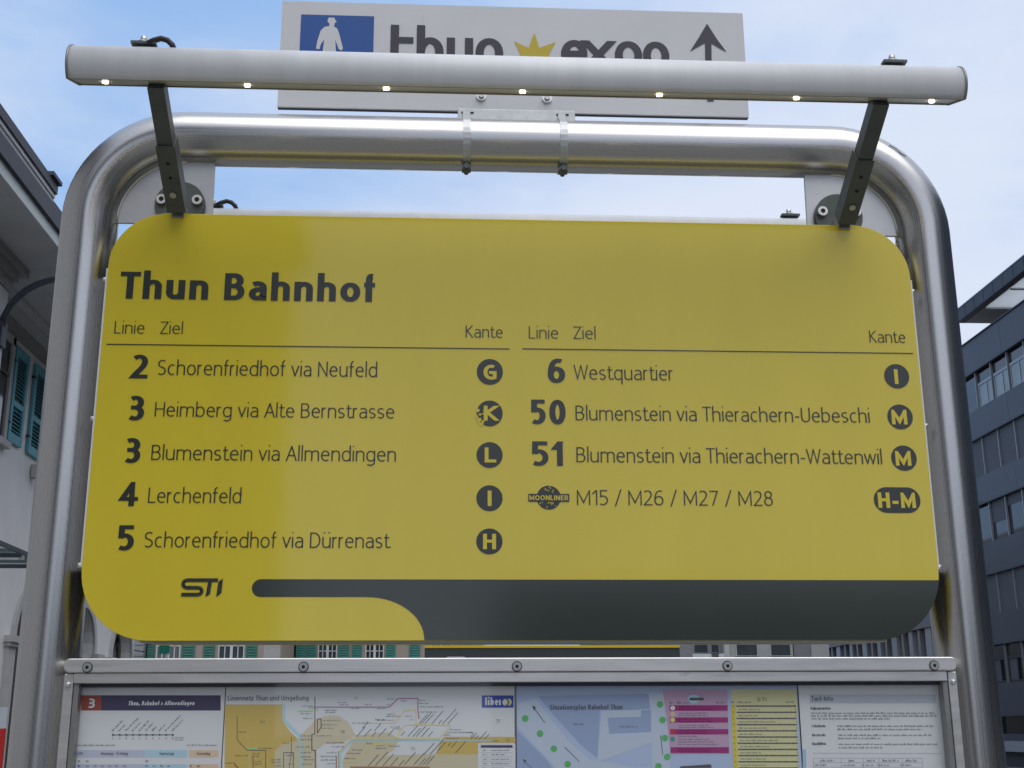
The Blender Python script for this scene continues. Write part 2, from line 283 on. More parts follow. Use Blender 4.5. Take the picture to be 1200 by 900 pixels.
def text_polys(s, kx, hw, hh, track=.0):
    """list of (stroke index, polygon) in em units, total width"""
    x = 0; out = []; si = 0
    sbb = .042*kx + .06*hw
    def my(y):
        L_ = [(DESC, DESC+hh), (0, hh), (XH, XH-hh), (CAP, CAP-hh), (ASC, ASC-hh)]
        if y <= DESC: return y+hh
        if y >= ASC: return y-hh
        for (a, A), (b, B) in zip(L_, L_[1:]):
            if a <= y <= b: return A+(B-A)*(y-a)/(b-a)
    for ch in s:
        if ch == ' ': x += .22*kx + hw*.3 + track; continue
        w_, d, sb = G[ch]; W_ = w_*kx + (0 if w_ == 0 else 0); wid = max(W_, 2*hw+.0001) if w_ else 2*hw
        if w_ and wid < 3.2*hw and w_ > .2: wid = 3.2*hw
        x += sbb*sb
        capd = ch.isupper() or ch.isdigit()
        def my2(y):
            return hh+(CAP-2*hh)*y/CAP if (capd and 0 <= y <= CAP) else my(y)
        for pts, straight in PARSED[ch]:
            q = [(x+hw+px_*(wid-2*hw), my2(py_)) for px_, py_ in pts]; n = len(q)
            if ch in 'iüj' and min(p[1] for p in pts) > .6:
                cx_ = q[0][0]; cy_ = .70; q = [(cx_, cy_-hh), (cx_, cy_+hh)]
            closed = math.dist(q[0], q[-1]) < 1e-6 and n > 3
            lo = min(p[1] for p in q)-hh; hi = max(p[1] for p in q)+hh
            if ch in 'iüj' and len(q) == 2 and q[0][1] > .6: lo, hi = .70-hh*1.05, .70+hh*1.05
            if not closed:
                def ext(p, r_, isst):
                    if not isst: return p
                    dx, dy = p[0]-r_[0], p[1]-r_[1]; l = math.hypot(dx, dy); dx /= l; dy /= l
                    if abs(dy) < .2: return (p[0]+dx*hw*.98, p[1]) if ch not in 'rKk' else p
                    if abs(p[1]-lo-hh) < .012 or abs(hi-hh-p[1]) < .012: e_ = (hh*1.4+hw)*1.5 if abs(dx) > .1 else hh*1.02; return (p[0]+dx*e_, p[1]+dy*e_)
                    return p
                q[0] = ext(q[0], q[1], straight[0]); q[-1] = ext(q[-1], q[-2], straight[-1])
            nr = []
            segs = []
            m_ = len(q)-1
            for i in range(m_):
                dx, dy = q[i+1][0]-q[i][0], q[i+1][1]-q[i][1]; l = math.hypot(dx, dy) or 1e-9; segs.append((-dy/l, dx/l))
            for i in range(m_+1):
                a = segs[i-1] if i > 0 else (segs[-1] if closed else segs[0]); b = segs[i] if i < m_ else (segs[0] if closed else segs[-1])
                def half(nv): return math.hypot(hw*nv[0], hh*nv[1])
                ha, hb = half(a), half(b); cr_ = a[0]*b[1]-a[1]*b[0]
                if abs(cr_) < .02: nr.append(((a[0]*ha+b[0]*hb)/2, (a[1]*ha+b[1]*hb)/2))
                else:
                    # intersection of the two offset lines
                    ox = (ha*b[1]-hb*a[1])/cr_; oy = (hb*a[0]-ha*b[0])/cr_; l = math.hypot(ox, oy); mxl = 3.2*max(ha, hb)
                    if l > mxl: ox *= mxl/l; oy *= mxl/l
                    nr.append((ox, oy))
            for i in range(m_):
                a, b = q[i], q[i+1]; na, nb = nr[i], nr[i+1]
                pl = [(a[0]+na[0], a[1]+na[1]), (a[0]-na[0], a[1]-na[1]), (b[0]-nb[0], b[1]-nb[1]), (b[0]+nb[0], b[1]+nb[1])]
                pl = clipy(pl, lo, hi)
                if pl: out.append((si, pl))
                si += 1
        x += wid + sbb*sb + track
    return out, x
def letters(mb, s, x0, x1, z0, cap, Y, weight='light', ang=0, lean=0, layer=0.0):
    """fit string s between x0 and x1 with baseline z0 and cap height cap on the plane y = Y (facing -y)"""
    hw, hh = {'light': (.030, .0245), 'regular': (.055, .045), 'bold': (.088, .066), 'black': (.100, .074)}[weight] if isinstance(weight, str) else weight
    sc = cap/CAP; lo, hi = .2, 4.0
    for _ in range(30):
        k = (lo+hi)/2; W_ = text_polys(s, k, hw, hh)[1]*sc
        if W_ > (x1-x0): hi = k
        else: lo = k
    pl, W_ = text_polys(s, k, hw, hh); ox = x0 + ((x1-x0)-W_*sc)/2
    ca, sa = math.cos(ang), math.sin(ang)
    for si, poly in pl:
        pts = []
        for (a, b) in poly:
            X, Z = a*sc, b*sc; X += lean*Z
            pts.append((ox+X*ca-Z*sa, Y-layer-(si % 23)*8e-6, z0+X*sa+Z*ca))
        ar = sum(pts[i-1][0]*pts[i][2]-pts[i][0]*pts[i-1][2] for i in range(len(pts)))
        mb_ok = True
        for k_ in range(1, len(pts)-1):
            tri = [pts[0], pts[k_], pts[k_+1]]; ar = (tri[1][0]-tri[0][0])*(tri[2][2]-tri[0][2])-(tri[2][0]-tri[0][0])*(tri[1][2]-tri[0][2])
            if abs(ar) > 1.5e-8: mb.face(tri if ar > 0 else tri[::-1])
    return mb
def ptext(parent, s, px0, px1, pyb, pyt, mat, weight='light', Y=0.0, d=.0008, pyb1=None, name='lettering', lean=0):
    a = hit(px0, pyb, Y); b = hit(px1, pyb1 if pyb1 else pyb, Y); t = hit(px0, pyt, Y); m = MB()
    letters(m, s, a.x, b.x, (a.z+b.z)/2 if pyb1 else a.z, t.z-a.z, Y-d, weight, lean=lean)
    return m.build(name, mat, parent)

# ------------------------------------------------------------------ ground
gm = MB(); gm.face([(-400, -400, 0), (400, -400, 0), (400, 400, 0), (-400, 400, 0)])
ground = gm.build('ground', M('asphalt', (.09, .088, .085), .85, var=.2, vscale=.6, bump=.3, bscale=30)); tag(ground, kind='structure')
pv = MB(); pv.box(-7, 3.5, -14, 12, .004, .12); pave = pv.build('pavement', M('paving_concrete', (.22, .215, .20), .8, var=.15, vscale=2, bump=.2, bscale=20)); tag(pave, kind='structure')
GZ = .12
# ------------------------------------------------------------------ bent steel tube frame
frame = thing('tube_frame', (0, .065, GZ), 'bent brushed steel tube arch carrying the yellow board and the notice case', 'sign frame')
TR, TX, TZ, BR = .0443, .6885, 2.5480, .150
path = [(-TX, .065, GZ), (-TX, .065, .8), (-TX, .065, 1.6), (-TX, .065, TZ-BR-.1)]
path += [(-TX+BR-BR*math.cos(math.radians(a)), .065, TZ-BR+BR*math.sin(math.radians(a))) for a in range(0, 91, 6)]
path += [(x, .065, TZ) for x in (-.35, -.1, .1, .35)]
path += [(TX-BR+BR*math.sin(math.radians(a)), .065, TZ-BR+BR*math.cos(math.radians(a))) for a in range(0, 91, 6)]
path += [(TX, .065, TZ-BR-.1), (TX, .065, 1.6), (TX, .065, .8), (TX, .065, GZ)]
MB().tube(path, TR, 64).build('tube', STEEL, frame)
for s_ in (-1, 1):
    MB().tube([(s_*TX, .065, GZ), (s_*TX, .065, GZ+.012)], .09, 32).build('base_flange', PLATE, frame)
    # gusset plate in the corner of the bend; its outline follows the bend
    pl = [(s_*.492, 2.3950), (s_*.4935, TZ-TR+.004)]
    cxg, czg, rg = TX-BR, TZ-BR, BR-TR+.003
    pl += [(s_*(cxg+rg*math.sin(math.radians(a))), czg+rg*math.cos(math.radians(a))) for a in range(0, 91, 9)]
    pl += [(s_*(TX-TR+.003), 2.3950)]
    MB().prism(pl, .060, .066).build('gusset_plate', PLATE, frame)
    # bright grinding bead where plate meets tube
    MB().tube([(s_*(cxg+(rg-.003)*math.sin(math.radians(a))), .0595, czg+(rg-.003)*math.cos(math.radians(a))) for a in range(0, 91, 6)], .0018, 8).build('weld_bead', BOLT, frame)
for pts_ in ([(1143.5, 596), (1146, 600), (1145.5, 605), (1148, 610), (1146.5, 615)], [(645, 161), (655, 158.5), (664, 162), (672, 157)], [(676, 160.5), (684, 159), (690, 161)], [(1042, 170), (1050, 174), (1056, 180), (1062, 183)]):
    MB().tube([(lambda p: (p.x, p.y+.0002, p.z))(hit(a_, b_, .0222 if a_ > 1100 else .0262)) for a_, b_ in pts_], .0006, 6).build('scuff_mark', HOLE, frame)
# ------------------------------------------------------------------ yellow board
PX0, PX1, PZ0, PZ1 = -.635, .635, 1.7255, 2.3868
board = thing('departures_board', (0, 0, PZ0), 'yellow enamelled board headed Thun Bahnhof listing bus lines and Kante letters', 'sign')
outline = rrect(PX0, PX1, PZ0, PZ1, .088, .103, 14)
MB().prism(outline, 0, .020).build('front_panel', YELLOW, board, bevel=.0006)
MB().prism(outline, .080, .100).build('back_panel', YELLOW, board, bevel=.0012)
MB().prism(rrect(PX0+.006, PX1-.006, PZ0+.006, PZ1-.006, .085, .10, 12), .0202, .0798).build('core', M('board_core_grey', (.09, .09, .085), .5), board)
for s_ in (-1, 1):
    MB().box(s_*.6353, s_*.6385, .004, .096, 1.832, 2.295).build('side_trim', ALU, board)
    for (a, b) in (((1, 2.279)), (1, 2.056), (1, 1.835)):
        MB().cyl((s_*.6386, .014, b), (s_*.6445, .014, b), .0042, 12).build('side_bolt', BOLT, board)
MB().box(-.545, .548, .003, .040, 1.7238, 1.7252).build('bottom_trim', TRIM, board)
# anthracite swoosh
zt = hit(600, 679.2, 0).z; zb = hit(350, 699.6, 0).z; xl = hit(295.2, 689, 0).x; r_ = (zt-zb)/2
poly = [(xl+r_+r_*math.cos(math.radians(a)), zb+r_+r_*math.sin(math.radians(a))) for a in range(90, 271, 15)]
xe0, xe1 = hit(430, 699.6, 0).x, hit(497.3, 750, 0).x
m = MB(); m.face([(a, -.0004, b) for a, b in poly]+[(xe0, -.0004, zb), (xe0, -.0004, zt)])
xs = [xe0+(xe1-xe0)*math.sin(math.radians(a)) for a in range(0, 91, 6)]; bz = [PZ0+.0003+(zb-PZ0-.0003)*math.cos(math.radians(a)) for a in range(0, 91, 6)]
for k in range(20):
    a = math.radians(-90+90*k/19*.985); xs.append(PX1-.103+.1029*math.cos(a)); bz.append(PZ0+.103+.1029*math.sin(a))
for k in range(len(xs)-1):
    m.face([(xs[k], -.0004, zt), (xs[k], -.0004, bz[k]), (xs[k+1], -.0004, bz[k+1]), (xs[k+1], -.0004, zt)])
m.build('anthracite_band', BAND, board)
ptext(board, 'Thun Bahnhof', 138.5, 441, 350.2, 318.7, INK, (.083, .058), pyb1=353.7)
for s, x0, x1, yb, yt in (('Linie', 133, 170, 390.8, 376.3), ('Ziel', 187, 215, 391.3, 376.9), ('Kante', 545, 590, 395.6, 381.4), ('Linie', 619, 655, 396.7, 382.3), ('Ziel', 671.5, 699, 397.2, 382.8), ('Kante', 1018.5, 1062, 401.4, 387.5)):
    ptext(board, s, x0, x1, yb, yt, INK)
for x0, y0, x1, y1 in ((125, 403.6, 597, 408.8), (612, 408.8, 1070, 414.2)):
    a, b = hit(x0, y0, 0), hit(x1, y1, 0); z = (a.z+b.z)/2
    MB().box(a.x, b.x, -.0007, -.0001, z-.0007, z+.0007).build('rule_line', INK, board)
for s, x0, x1, yb, yt in (('2', 151, 174, 443.3, 415.6), ('3', 147, 169.5, 492.6, 463.8), ('3', 142.5, 165, 542.5, 513.3), ('4', 137.5, 162.5, 593, 564.8), ('5', 134.5, 157.5, 645, 615.5),
                          ('6', 640.5, 663.5, 448.6, 420.2), ('50', 620, 664, 497, 468.3), ('51', 620.5, 661, 545.8, 517.2)):
    ptext(board, s, x0-.8, x1+1.2, yb, yt, INK, (.082, .055))
for s, x0, x1, yb, yb1, yt in (('Schorenfriedhof via Neufeld', 183.5, 443, 439.6, 441.9, 422), ('Heimberg via Alte Bernstrasse', 180, 463, 488, 490.6, 471),
                               ('Blumenstein via Allmendingen', 176, 465, 538.8, 541.2, 521.1), ('Lerchenfeld', 172.5, 283.5, 589, 590, 571.2), ('Schorenfriedhof via Dürrenast', 168, 457, 640.8, 643, 622.7),
                               ('Westquartier', 672, 790, 444.7, 446, 427.6), ('Blumenstein via Thierachern-Uebeschi', 673.5, 1020.5, 492.5, 495.5, 475.3),
                               ('Blumenstein via Thierachern-Wattenwil', 674.5, 1035, 541.6, 544.2, 524), ('M15 / M26 / M27 / M28', 675, 907, 592, 592.6, 574.5)):
    ptext(board, s, x0, x1, yb, yt, INK, pyb1=yb1)
def badge(cx_, cy_, rx, s, x0, x1, yb, yt, half=15.1):
    a, b = hit(cx_-rx, cy_, 0), hit(cx_+rx, cy_, 0); t, u = hit(cx_, cy_-half, 0), hit(cx_, cy_+half, 0)
    r = (t.z-u.z)/2; cz = (t.z+u.z)/2; m = MB(); out = rrect(a.x, b.x, cz-r, cz+r, min(r, (b.x-a.x)/2)*.999, n=12)
    m.face([(p[0], -.0006, p[1]) for p in out]); o = m.build('badge', INK, board)
    A, B = hit(x0, yb, 0), hit(x1, yb, 0); T = hit(x0, yt, 0); l = MB(); letters(l, s, A.x, B.x, A.z, T.z-A.z, -.0009, (.088, .070)); l.build('badge_letter', YFLAT, o)
    return o
badge(574, 435.9, 15.2, 'G', 565, 583.5, 445, 427.5)
kb = badge(573.8, 484.6, 15.2, 'K', 565.5, 584, 493, 475.5)
nick = MB()       # chipped left rim of the K badge
for cx_, cy_, rr in ((559.5, 481, 2.6), (561, 492, 3.2), (563.5, 497.2, 3.0), (562.5, 486, 1.6), (566, 494, 1.8), (558.5, 488.5, 2.2)):
    c_ = hit(cx_, cy_, 0); R_ = rr*.00128
    nick.face([(c_.x+R_*(1+.35*math.sin(k*2.3))*math.cos(k*.785), -.0008, c_.z+R_*(1+.3*math.cos(k*1.7))*math.sin(k*.785)) for k in range(8)])
nick.build('chipped_spot', YFLAT, kb)
badge(573.7, 533.3, 15.3, 'L', 566.5, 583, 542, 524.5)
badge(573.6, 583.9, 15.4, 'I', 569, 578.5, 593, 575)
badge(573.5, 634.5, 15.4, 'H', 564.5, 582.8, 643.7, 625.6)
badge(1050.7, 441, 14.6, 'I', 1046, 1055.5, 450, 432.8, 14.2)
badge(1054.7, 488.6, 14.8, 'M', 1043.8, 1065, 497.4, 480.2, 14.5)
badge(1059.2, 536.9, 14.9, 'M', 1048.3, 1069.6, 545.8, 528.5, 14.8)
badge(1051.2, 586.1, 27.2, 'H-M', 1028, 1075, 595.2, 577.2, 15.0)
# moon with name band
c0 = hit(643, 583.2, 0); MR = .0183; m = MB(); m.face([(a, -.0005, b) for a, b in circ(c0.x, c0.z, MR, 36)]); moon = m.build('moon_emblem', INK, board)
m = MB(); random.seed(3)
for k in range(26):
    a = random.uniform(0, 6.28); rr = MR*random.uniform(.25, .88); r2 = random.uniform(.0009, .0024)
    x, z = c0.x+rr*math.cos(a), c0.z+rr*math.sin(a)
    if abs(z-c0.z) < .0065: continue
    for q in range(10):   # crescent rims
        a0, a1 = q*.42+a, (q+1)*.42+a
        m.face([(x+r2*math.cos(a0), -.0007, z+r2*math.sin(a0)), (x+r2*math.cos(a1), -.0007, z+r2*math.sin(a1)), (x+r2*.6*math.cos(a1), -.0007, z+r2*.6*math.sin(a1)), (x+r2*.6*math.cos(a0), -.0007, z+r2*.6*math.sin(a0))])
m.build('crater_print', YFLAT, moon)
a, b = hit(619, 587.9, 0), hit(667, 579, 0); m = MB(); m.face([(a.x, -.0009, a.z), (b.x, -.0009, a.z), (b.x, -.0009, b.z), (a.x, -.0009, b.z)]); m.build('name_band', INK, moon)
l = MB(); letters(l, 'MOONLINER', a.x+.001, b.x-.001, a.z+.0022, (b.z-a.z)-.0044, -.0011, (.075, .06)); l.build('lettering', YFLAT, moon)
# operator letters: S with a long top arm, T, I with slanted cuts
zs0, zs1 = hit(236, 699, 0).z, hit(236, 677.8, 0).z; xs0, xs1 = hit(211.8, 690, 0).x, hit(261, 690, 0).x; U_ = (xs1-xs0)/49.0; H_ = zs1-zs0
def sti(p): return (xs0+p[0]*U_, -.0008, zs0+p[1]*H_)
def thick(pts, wx, wz, mb, f):
    for (a, b) in zip(pts, pts[1:]):
        dx, dz = (b[0]-a[0]), (b[1]-a[1])*21; l = math.hypot(dx, dz); nx, nz = -dz/l*wx, dx/l*wx/21
        mb.face([f((a[0]+nx, a[1]+nz)), f((a[0]-nx, a[1]-nz)), f((b[0]-nx, b[1]-nz)), f((b[0]+nx, b[1]+nz))])
m = MB()
sp_ = [(43, .9), (7, .9)]+[(6.5-4.2*math.sin(math.radians(t)), .69+.21*math.cos(math.radians(t))) for t in range(0, 181, 20)]+[(20, .48)]+[(20.5+4.5*math.sin(math.radians(t)), .29+.19*math.cos(math.radians(t))) for t in range(0, 181, 20)]+[(1, .10)]
thick(sp_, 2.15, 0, m, sti)
m.face([sti(p) for p in ((31.5, .80), (36.0, .80), (34.6, .14), (30.4, 0), (29.4, 0))]); m.face([sti(p) for p in ((43.5, .82), (48.8, 1.0), (47.8, .2), (43.2, 0), (42.0, 0))])
m.build('operator_letters', INK, board)

# ------------------------------------------------------------------ lamp bars
def bar_section(sc=1.0, n=20):
    R, h = .0345*sc, .0165*sc; a0 = math.radians(20); nrm = (math.sin(a0), -math.cos(a0)); half = math.acos(h/R); base = math.atan2(nrm[1], nrm[0]); p = []
    for k in range(n+1):
        a = base+half+(2*math.pi-2*half)*k/n; p.append((R*math.cos(a), R*math.sin(a)))
    return p, nrm, h, R
def lamp_bar(CY, CZ, flip, label, xl_, xr_, leds):
    """CY, CZ: axis of the bar; flip = 1 front (towards viewer), -1 for the back one"""
    t = thing('lamp_bar', (0, CY, CZ), label, 'lamp', 'lamp bars either side of the board')
    sec, nrm, h, R = bar_section(); F = lambda p: (CY+flip*p[0], CZ+p[1])
    hs = MB(); b = len(sec)
    for i in range(len(sec)-1):
        a, c = F(sec[i]), F(sec[i+1]); hs.face([(xl_, a[0], a[1]), (xr_, a[0], a[1]), (xr_, c[0], c[1]), (xl_, c[0], c[1])], True)
    ho = hs.build('housing', ALU, t)
    me = ho.data; import bmesh as bm_; bb = bm_.new(); bb.from_mesh(me); bm_.ops.remove_doubles(bb, verts=bb.verts, dist=1e-5); bm_.ops.recalc_face_normals(bb, faces=bb.faces); bb.to_mesh(me); bb.free()
    s = ho.modifiers.new('wall', 'SOLIDIFY'); s.thickness = .002
    # recessed channel: floor set 5 mm inside the lips
    tdir = (math.cos(math.radians(20)), math.sin(math.radians(20))); hw_ = math.sqrt(R*R-h*h)-.003
    def pt(u, dep): return (CY+flip*(nrm[0]*(h-dep)+tdir[0]*u), CZ+nrm[1]*(h-dep)+tdir[1]*u)
    ch = MB(); a, c = pt(-hw_, .0012), pt(hw_, .0012); ch.face([(xl_, a[0], a[1]), (xr_, a[0], a[1]), (xr_, c[0], c[1]), (xl_, c[0], c[1])]); ch.build('channel', DIFF, t)
    for u in (-hw_-.001, hw_+.001):
        l_ = MB(); a, c = pt(u-.0014, 0), pt(u+.0014, .003); l_.box(xl_, xr_, a[0], c[0], a[1], c[1]); l_.build('lip', TRIM, t)
    for x in (xl_, xr_):
        sx = -1 if x < 0 else 1; sc2, _, _, _ = bar_section(1.035)
        MB().prism([F(p) for p in sc2], x, x+sx*.003, 'x').build('end_cap', TRIM, t)
        sc_ = F((0, .012)); MB().cyl((x+sx*.004, sc_[0], sc_[1]), (x+sx*.007, sc_[0], sc_[1]), .004, 10).build('end_screw', BOLT, t)
    first = None
    for x in leds:
        a = pt(.0, .0011)
        if first is None:
            mm = MB(); mm.prism(circ(0, 0, .0042, 12), -.0024, 0, 'z'); first = mm.build('light_diode', LED, t, loc=(x, a[0], a[1]))
            first.rotation_euler = (flip*math.radians(20), 0, 0)
        else: again(first, (x, a[0], a[1]), t)
    for x in (-.548, .549):     # clamps on top with bolt
        top = CZ+R
        m_ = MB(); m_.box(x-.013, x+.013, CY-.008, CY+.008, top-.003, top+.003); m_.box(x-.017, x+.018, CY-.014, CY+.0, top+.0035, top+.0075); m_.build('clamp', DARKSTEEL, t)
        m_ = MB(); m_.cyl((x-.001, CY-.004, top+.0077), (x-.001, CY-.004, top+.0105), .008, 12); m_.build('washer', PLATE, t)
        m_ = MB(); m_.cyl((x-.001, CY-.004, top+.0107), (x-.001, CY-.004, top+.019), .0048, 6); m_.build('bolt', BOLT, t)
    # telescopic arms, outer sleeve at the board and inner square section at the bar
    for s_ in (-1, 1):
        xa = s_*.5335; lo_ = Vector((xa, .065-flip*.072, 2.395)); up_ = Vector((s_*.5300, CY+flip*.012, CZ-.012)); d = (up_-lo_); ln = d.length; d.normalize()
        sd_ = Vector((1, 0, 0)); n_ = d.cross(sd_).normalized()
        def bar(a, b, wd, name, mat):
            q = MB(); vs = [lo_+d*L_+sd_*(i*wd/2)+n_*(j*wd/2) for L_ in (a, b) for j in (-1, 1) for i in (-1, 1)]
            for f in ((0, 2, 3, 1), (4, 5, 7, 6), (0, 1, 5, 4), (2, 6, 7, 3), (0, 4, 6, 2), (1, 3, 7, 5)): q.face([vs[k] for k in f])
            return q.build(name, mat, t, bevel=.0012)
        sl = bar(0, ln*.56, .0285, 'arm_sleeve', DARKSTEEL); bar(ln*.561, ln, .0235, 'arm', DARKSTEEL)
        for L_ in (.30, .42):
            p = lo_+d*ln*L_ - n_*flip*0; q = MB(); pp = p+n_*(.0146 if (n_.y*flip) < 0 else -.0146); nn = (pp-p).normalized(); q.cyl(pp-nn*.0004, pp+nn*.0003, .0028, 12); q.build('hole', HOLE, sl)
        p = lo_+d*ln*.16; nn = n_ if n_.y*flip < 0 else -n_; q = MB(); q.cyl(p+nn*.0143, p+nn*.0175, .0055, 6); q.build('pinch_bolt', PLATE, sl)
        # round flange on the gusset plate, lug and two socket screws
        yb_ = .063-flip*.004; ye = .063-flip*.0105
        MB().prism(circ(s_*.5445, 2.425, .0405, 32), yb_, ye).build('flange', DARKSTEEL, t)
        MB().box(xa-.009, xa+.009, ye, lo_.y+flip*.004, 2.379, 2.404).build('lug', PLATE, t)
        for sx in (-1, 1):
            xx = s_*.5445+sx*.0285; q = MB(); q.cyl((xx, ye, 2.432), (xx, ye-flip*.0065, 2.432), .0082, 20); sc3 = q.build('socket_screw', BOLT, t)
            q = MB(); q.cyl((xx, ye-flip*.0066, 2.432), (xx, ye-flip*.0069, 2.432), .0043, 6); q.build('socket', HOLE, sc3)
    # feed cable by the left clamp
    x = -.549; top = CZ+R
    cpts = [(x+.008, CY-.012, top+.004), (x+.016, CY-.012, top+.009), (x+.026, CY-.012, top+.0125), (x+.035, CY-.011, top+.0105), (x+.042, CY-.010, top+.004), (x+.046, CY-.009, top-.006)]
    MB().tube(cpts, .0042, 12).build('cable', BLACK, t)
    return t
leds = [hit(px, 104, -.205).x for px in (125, 291, 453, 612, 771, 930, 1087)]
lamp_bar(-.220, 2.511, 1, 'satin aluminium lamp bar with seven warm lights held out above the yellow board', -.644, .642, leds)
lamp_bar(.350, 2.511, -1, 'rear lamp bar, a pale strip just above the top edge of the yellow board', -.659, .659, leds)

# ------------------------------------------------------------------ direction sign on top of the tube
SY = .070
ds = thing('direction_sign', (0, SY, 2.5925), 'pale grey direction sign with blue walker panel, star crown and arrow atop the tube', 'sign')
MB().box(-.398, .407, SY, SY+.004, 2.6145, 2.8165).build('sign_sheet', SIGNFACE, ds)
MB().box(-.398, .407, SY+.0042, SY+.012, 2.6145, 2.6175).build('edge_fold', SIGNDARK, ds)
def pface(pts, mat, name, parent, d=.0008, Y=SY):
    m = MB(); m.face([(p[0], Y-d, p[1]) for p in [(hit(a, b, Y).x, hit(a, b, Y).z) for a, b in pts]]); return m.build(name, mat, parent)
a, b = hit(353, 17, SY), hit(438.6, 18, SY); sz = b.x-a.x
m = MB(); m.face([(a.x, SY-.0006, a.z-sz), (b.x, SY-.0006, a.z-sz), (b.x, SY-.0006, a.z), (a.x, SY-.0006, a.z)]); wk = m.build('walker_panel', BLUE, ds)
man = [(384.5, 22), (386, 20.8), (392, 21.2), (393.2, 24.5), (394.5, 25), (394, 26.6), (392.4, 26.8), (392, 30), (391, 31.2), (395, 33.5), (397, 38), (402, 57), (400, 59.5), (397, 58), (393, 47), (393.5, 58), (395, 72), (399, 96), (392, 97), (386.5, 76), (381, 97), (374, 96), (377, 72), (378.5, 58), (380, 47), (376, 52), (374.5, 58), (370.3, 57.5), (372, 48), (376, 36), (380, 32), (386.5, 30.5), (385.6, 27), (383.8, 26), (384, 24.3)]
pface(man, SIGNFACE, 'walker', wk, .0010)
def stext(s, x0, x1, yb, yx):
    A, B, T = hit(x0, yb, SY), hit(x1, yb, SY), hit(x0, yx, SY); cap = (T.z-A.z)*CAP/XH; m = MB(); letters(m, s, A.x, B.x, A.z, cap, SY-.001, (.060, .050)); return m.build('lettering', SIGNDARK, ds)
g('τ', .38, 'M0 .7 L0 .17 v.6 0 L1 0|M0 .5 L1 .5'); g('η', .46, 'M0 .7 L0 0|M0 .24 v.5 .5 h1 .25 L1 0'); g('ν', .46, 'M0 0 L0 .25 v.5 .5 h1 .25 L1 0'); g('π', .46, 'M.5 .5 h1 .25 v.5 0 h0 .25 v.5 .5|M0 .25 L0 -.2')
for k_ in 'τηνπ': PARSED[k_] = parse(G[k_][1])
lm = MB()
for ch_, xa_, xb_, yb_, yx_ in (('τ', 457, 484, 78.5, 43.2), ('η', 488, 519.5, 78.8, 43.6), ('u', 523, 554.6, 79, 44.2), ('ν', 557.3, 589.6, 79.2, 44.6), ('e', 657.5, 689, 81, 46.8), ('x', 686, 717.5, 81.2, 47.6), ('π', 721.2, 753, 81.6, 48.2), ('o', 754, 785, 82, 48.8)):
    A_, B_, T_ = hit(xa_-3.4, yb_, SY), hit(xb_+3.4, yb_, SY), hit(xa_, yx_, SY); letters(lm, ch_, A_.x, B_.x, A_.z, (T_.z-A_.z)*CAP/XH, SY-.001, (.062, .052))
lm.build('lettering', SIGNDARK, ds)
pface([(602.5, 48.5), (619.5, 56.5), (626, 38.3), (632, 56.5), (651, 49.5), (643, 64), (650, 78), (632, 72), (626, 86), (620, 72), (603, 78), (610, 63)], SIGNYEL, 'star_crown', ds, .001)
pface([(828.4, 28), (840, 46), (851.5, 61.5), (833.6, 51), (834, 92), (836.5, 119), (828.8, 119), (826.8, 92), (826, 50.5), (808.4, 60.5), (819, 44)], SIGNDARK, 'arrow', ds, .001)
for px in (564, 641):
    c_ = hit(px, 113.5 if px < 600 else 116, SY); q = MB(); q.cyl((c_.x, SY, c_.z), (c_.x, SY-.004, c_.z), .0085, 16); wsh = q.build('washer', BOLT, ds)
    q = MB(); q.cyl((c_.x, SY-.0042, c_.z), (c_.x, SY-.008, c_.z), .005, 6); q.build('bolt', PLATE, wsh)
q = MB(); q.box(-.094, .105, .058, .0615, 2.592, 2.612); q.box(-.094, .105, .0617, .0690, 2.5935, 2.597); q.build('bracket', GALV, ds, bevel=.0008)
for x in (-.079, .082):
    q = MB(); n = 30
    for k in range(n):
        a0, a1 = 2*math.pi*k/n, 2*math.pi*(k+1)/n
        for (w0, w1, rr) in ((-.0062, .0062, TR+.0022),):
            q.face([(x+w0, .065+rr*math.cos(a0), TZ+rr*math.sin(a0)), (x+w0, .065+rr*math.cos(a1), TZ+rr*math.sin(a1)), (x+w1, .065+rr*math.cos(a1), TZ+rr*math.sin(a1)), (x+w1, .065+rr*math.cos(a0), TZ+rr*math.sin(a0))], True)
            for wx in (w0, w1):
                q.face([(x+wx, .065+rr*math.cos(a0), TZ+rr*math.sin(a0)), (x+wx, .065+rr*math.cos(a1), TZ+rr*math.sin(a1)), (x+wx, .065+(rr-.002)*math.cos(a1), TZ+(rr-.002)*math.sin(a1)), (x+wx, .065+(rr-.002)*math.cos(a0), TZ+(rr-.002)*math.sin(a0))])
    q.box(x-.0062, x+.0062, .0535, .0565, TZ+TR-.002, 2.604)
    st = q.build('strap', GALV, ds)
    MB().box(x-.009, x+.012, .0565, .0578, 2.6035, 2.6055).build('slot', HOLE, st)
    q = MB(); q.box(x-.0075, x+.0075, .042, .058, TZ-TR-.010, TZ-TR-.0025); q.cyl((x, .036, TZ-TR-.0068), (x, .064, TZ-TR-.0068), .0046, 10); q.build('strap_screw', DARKSTEEL, st)

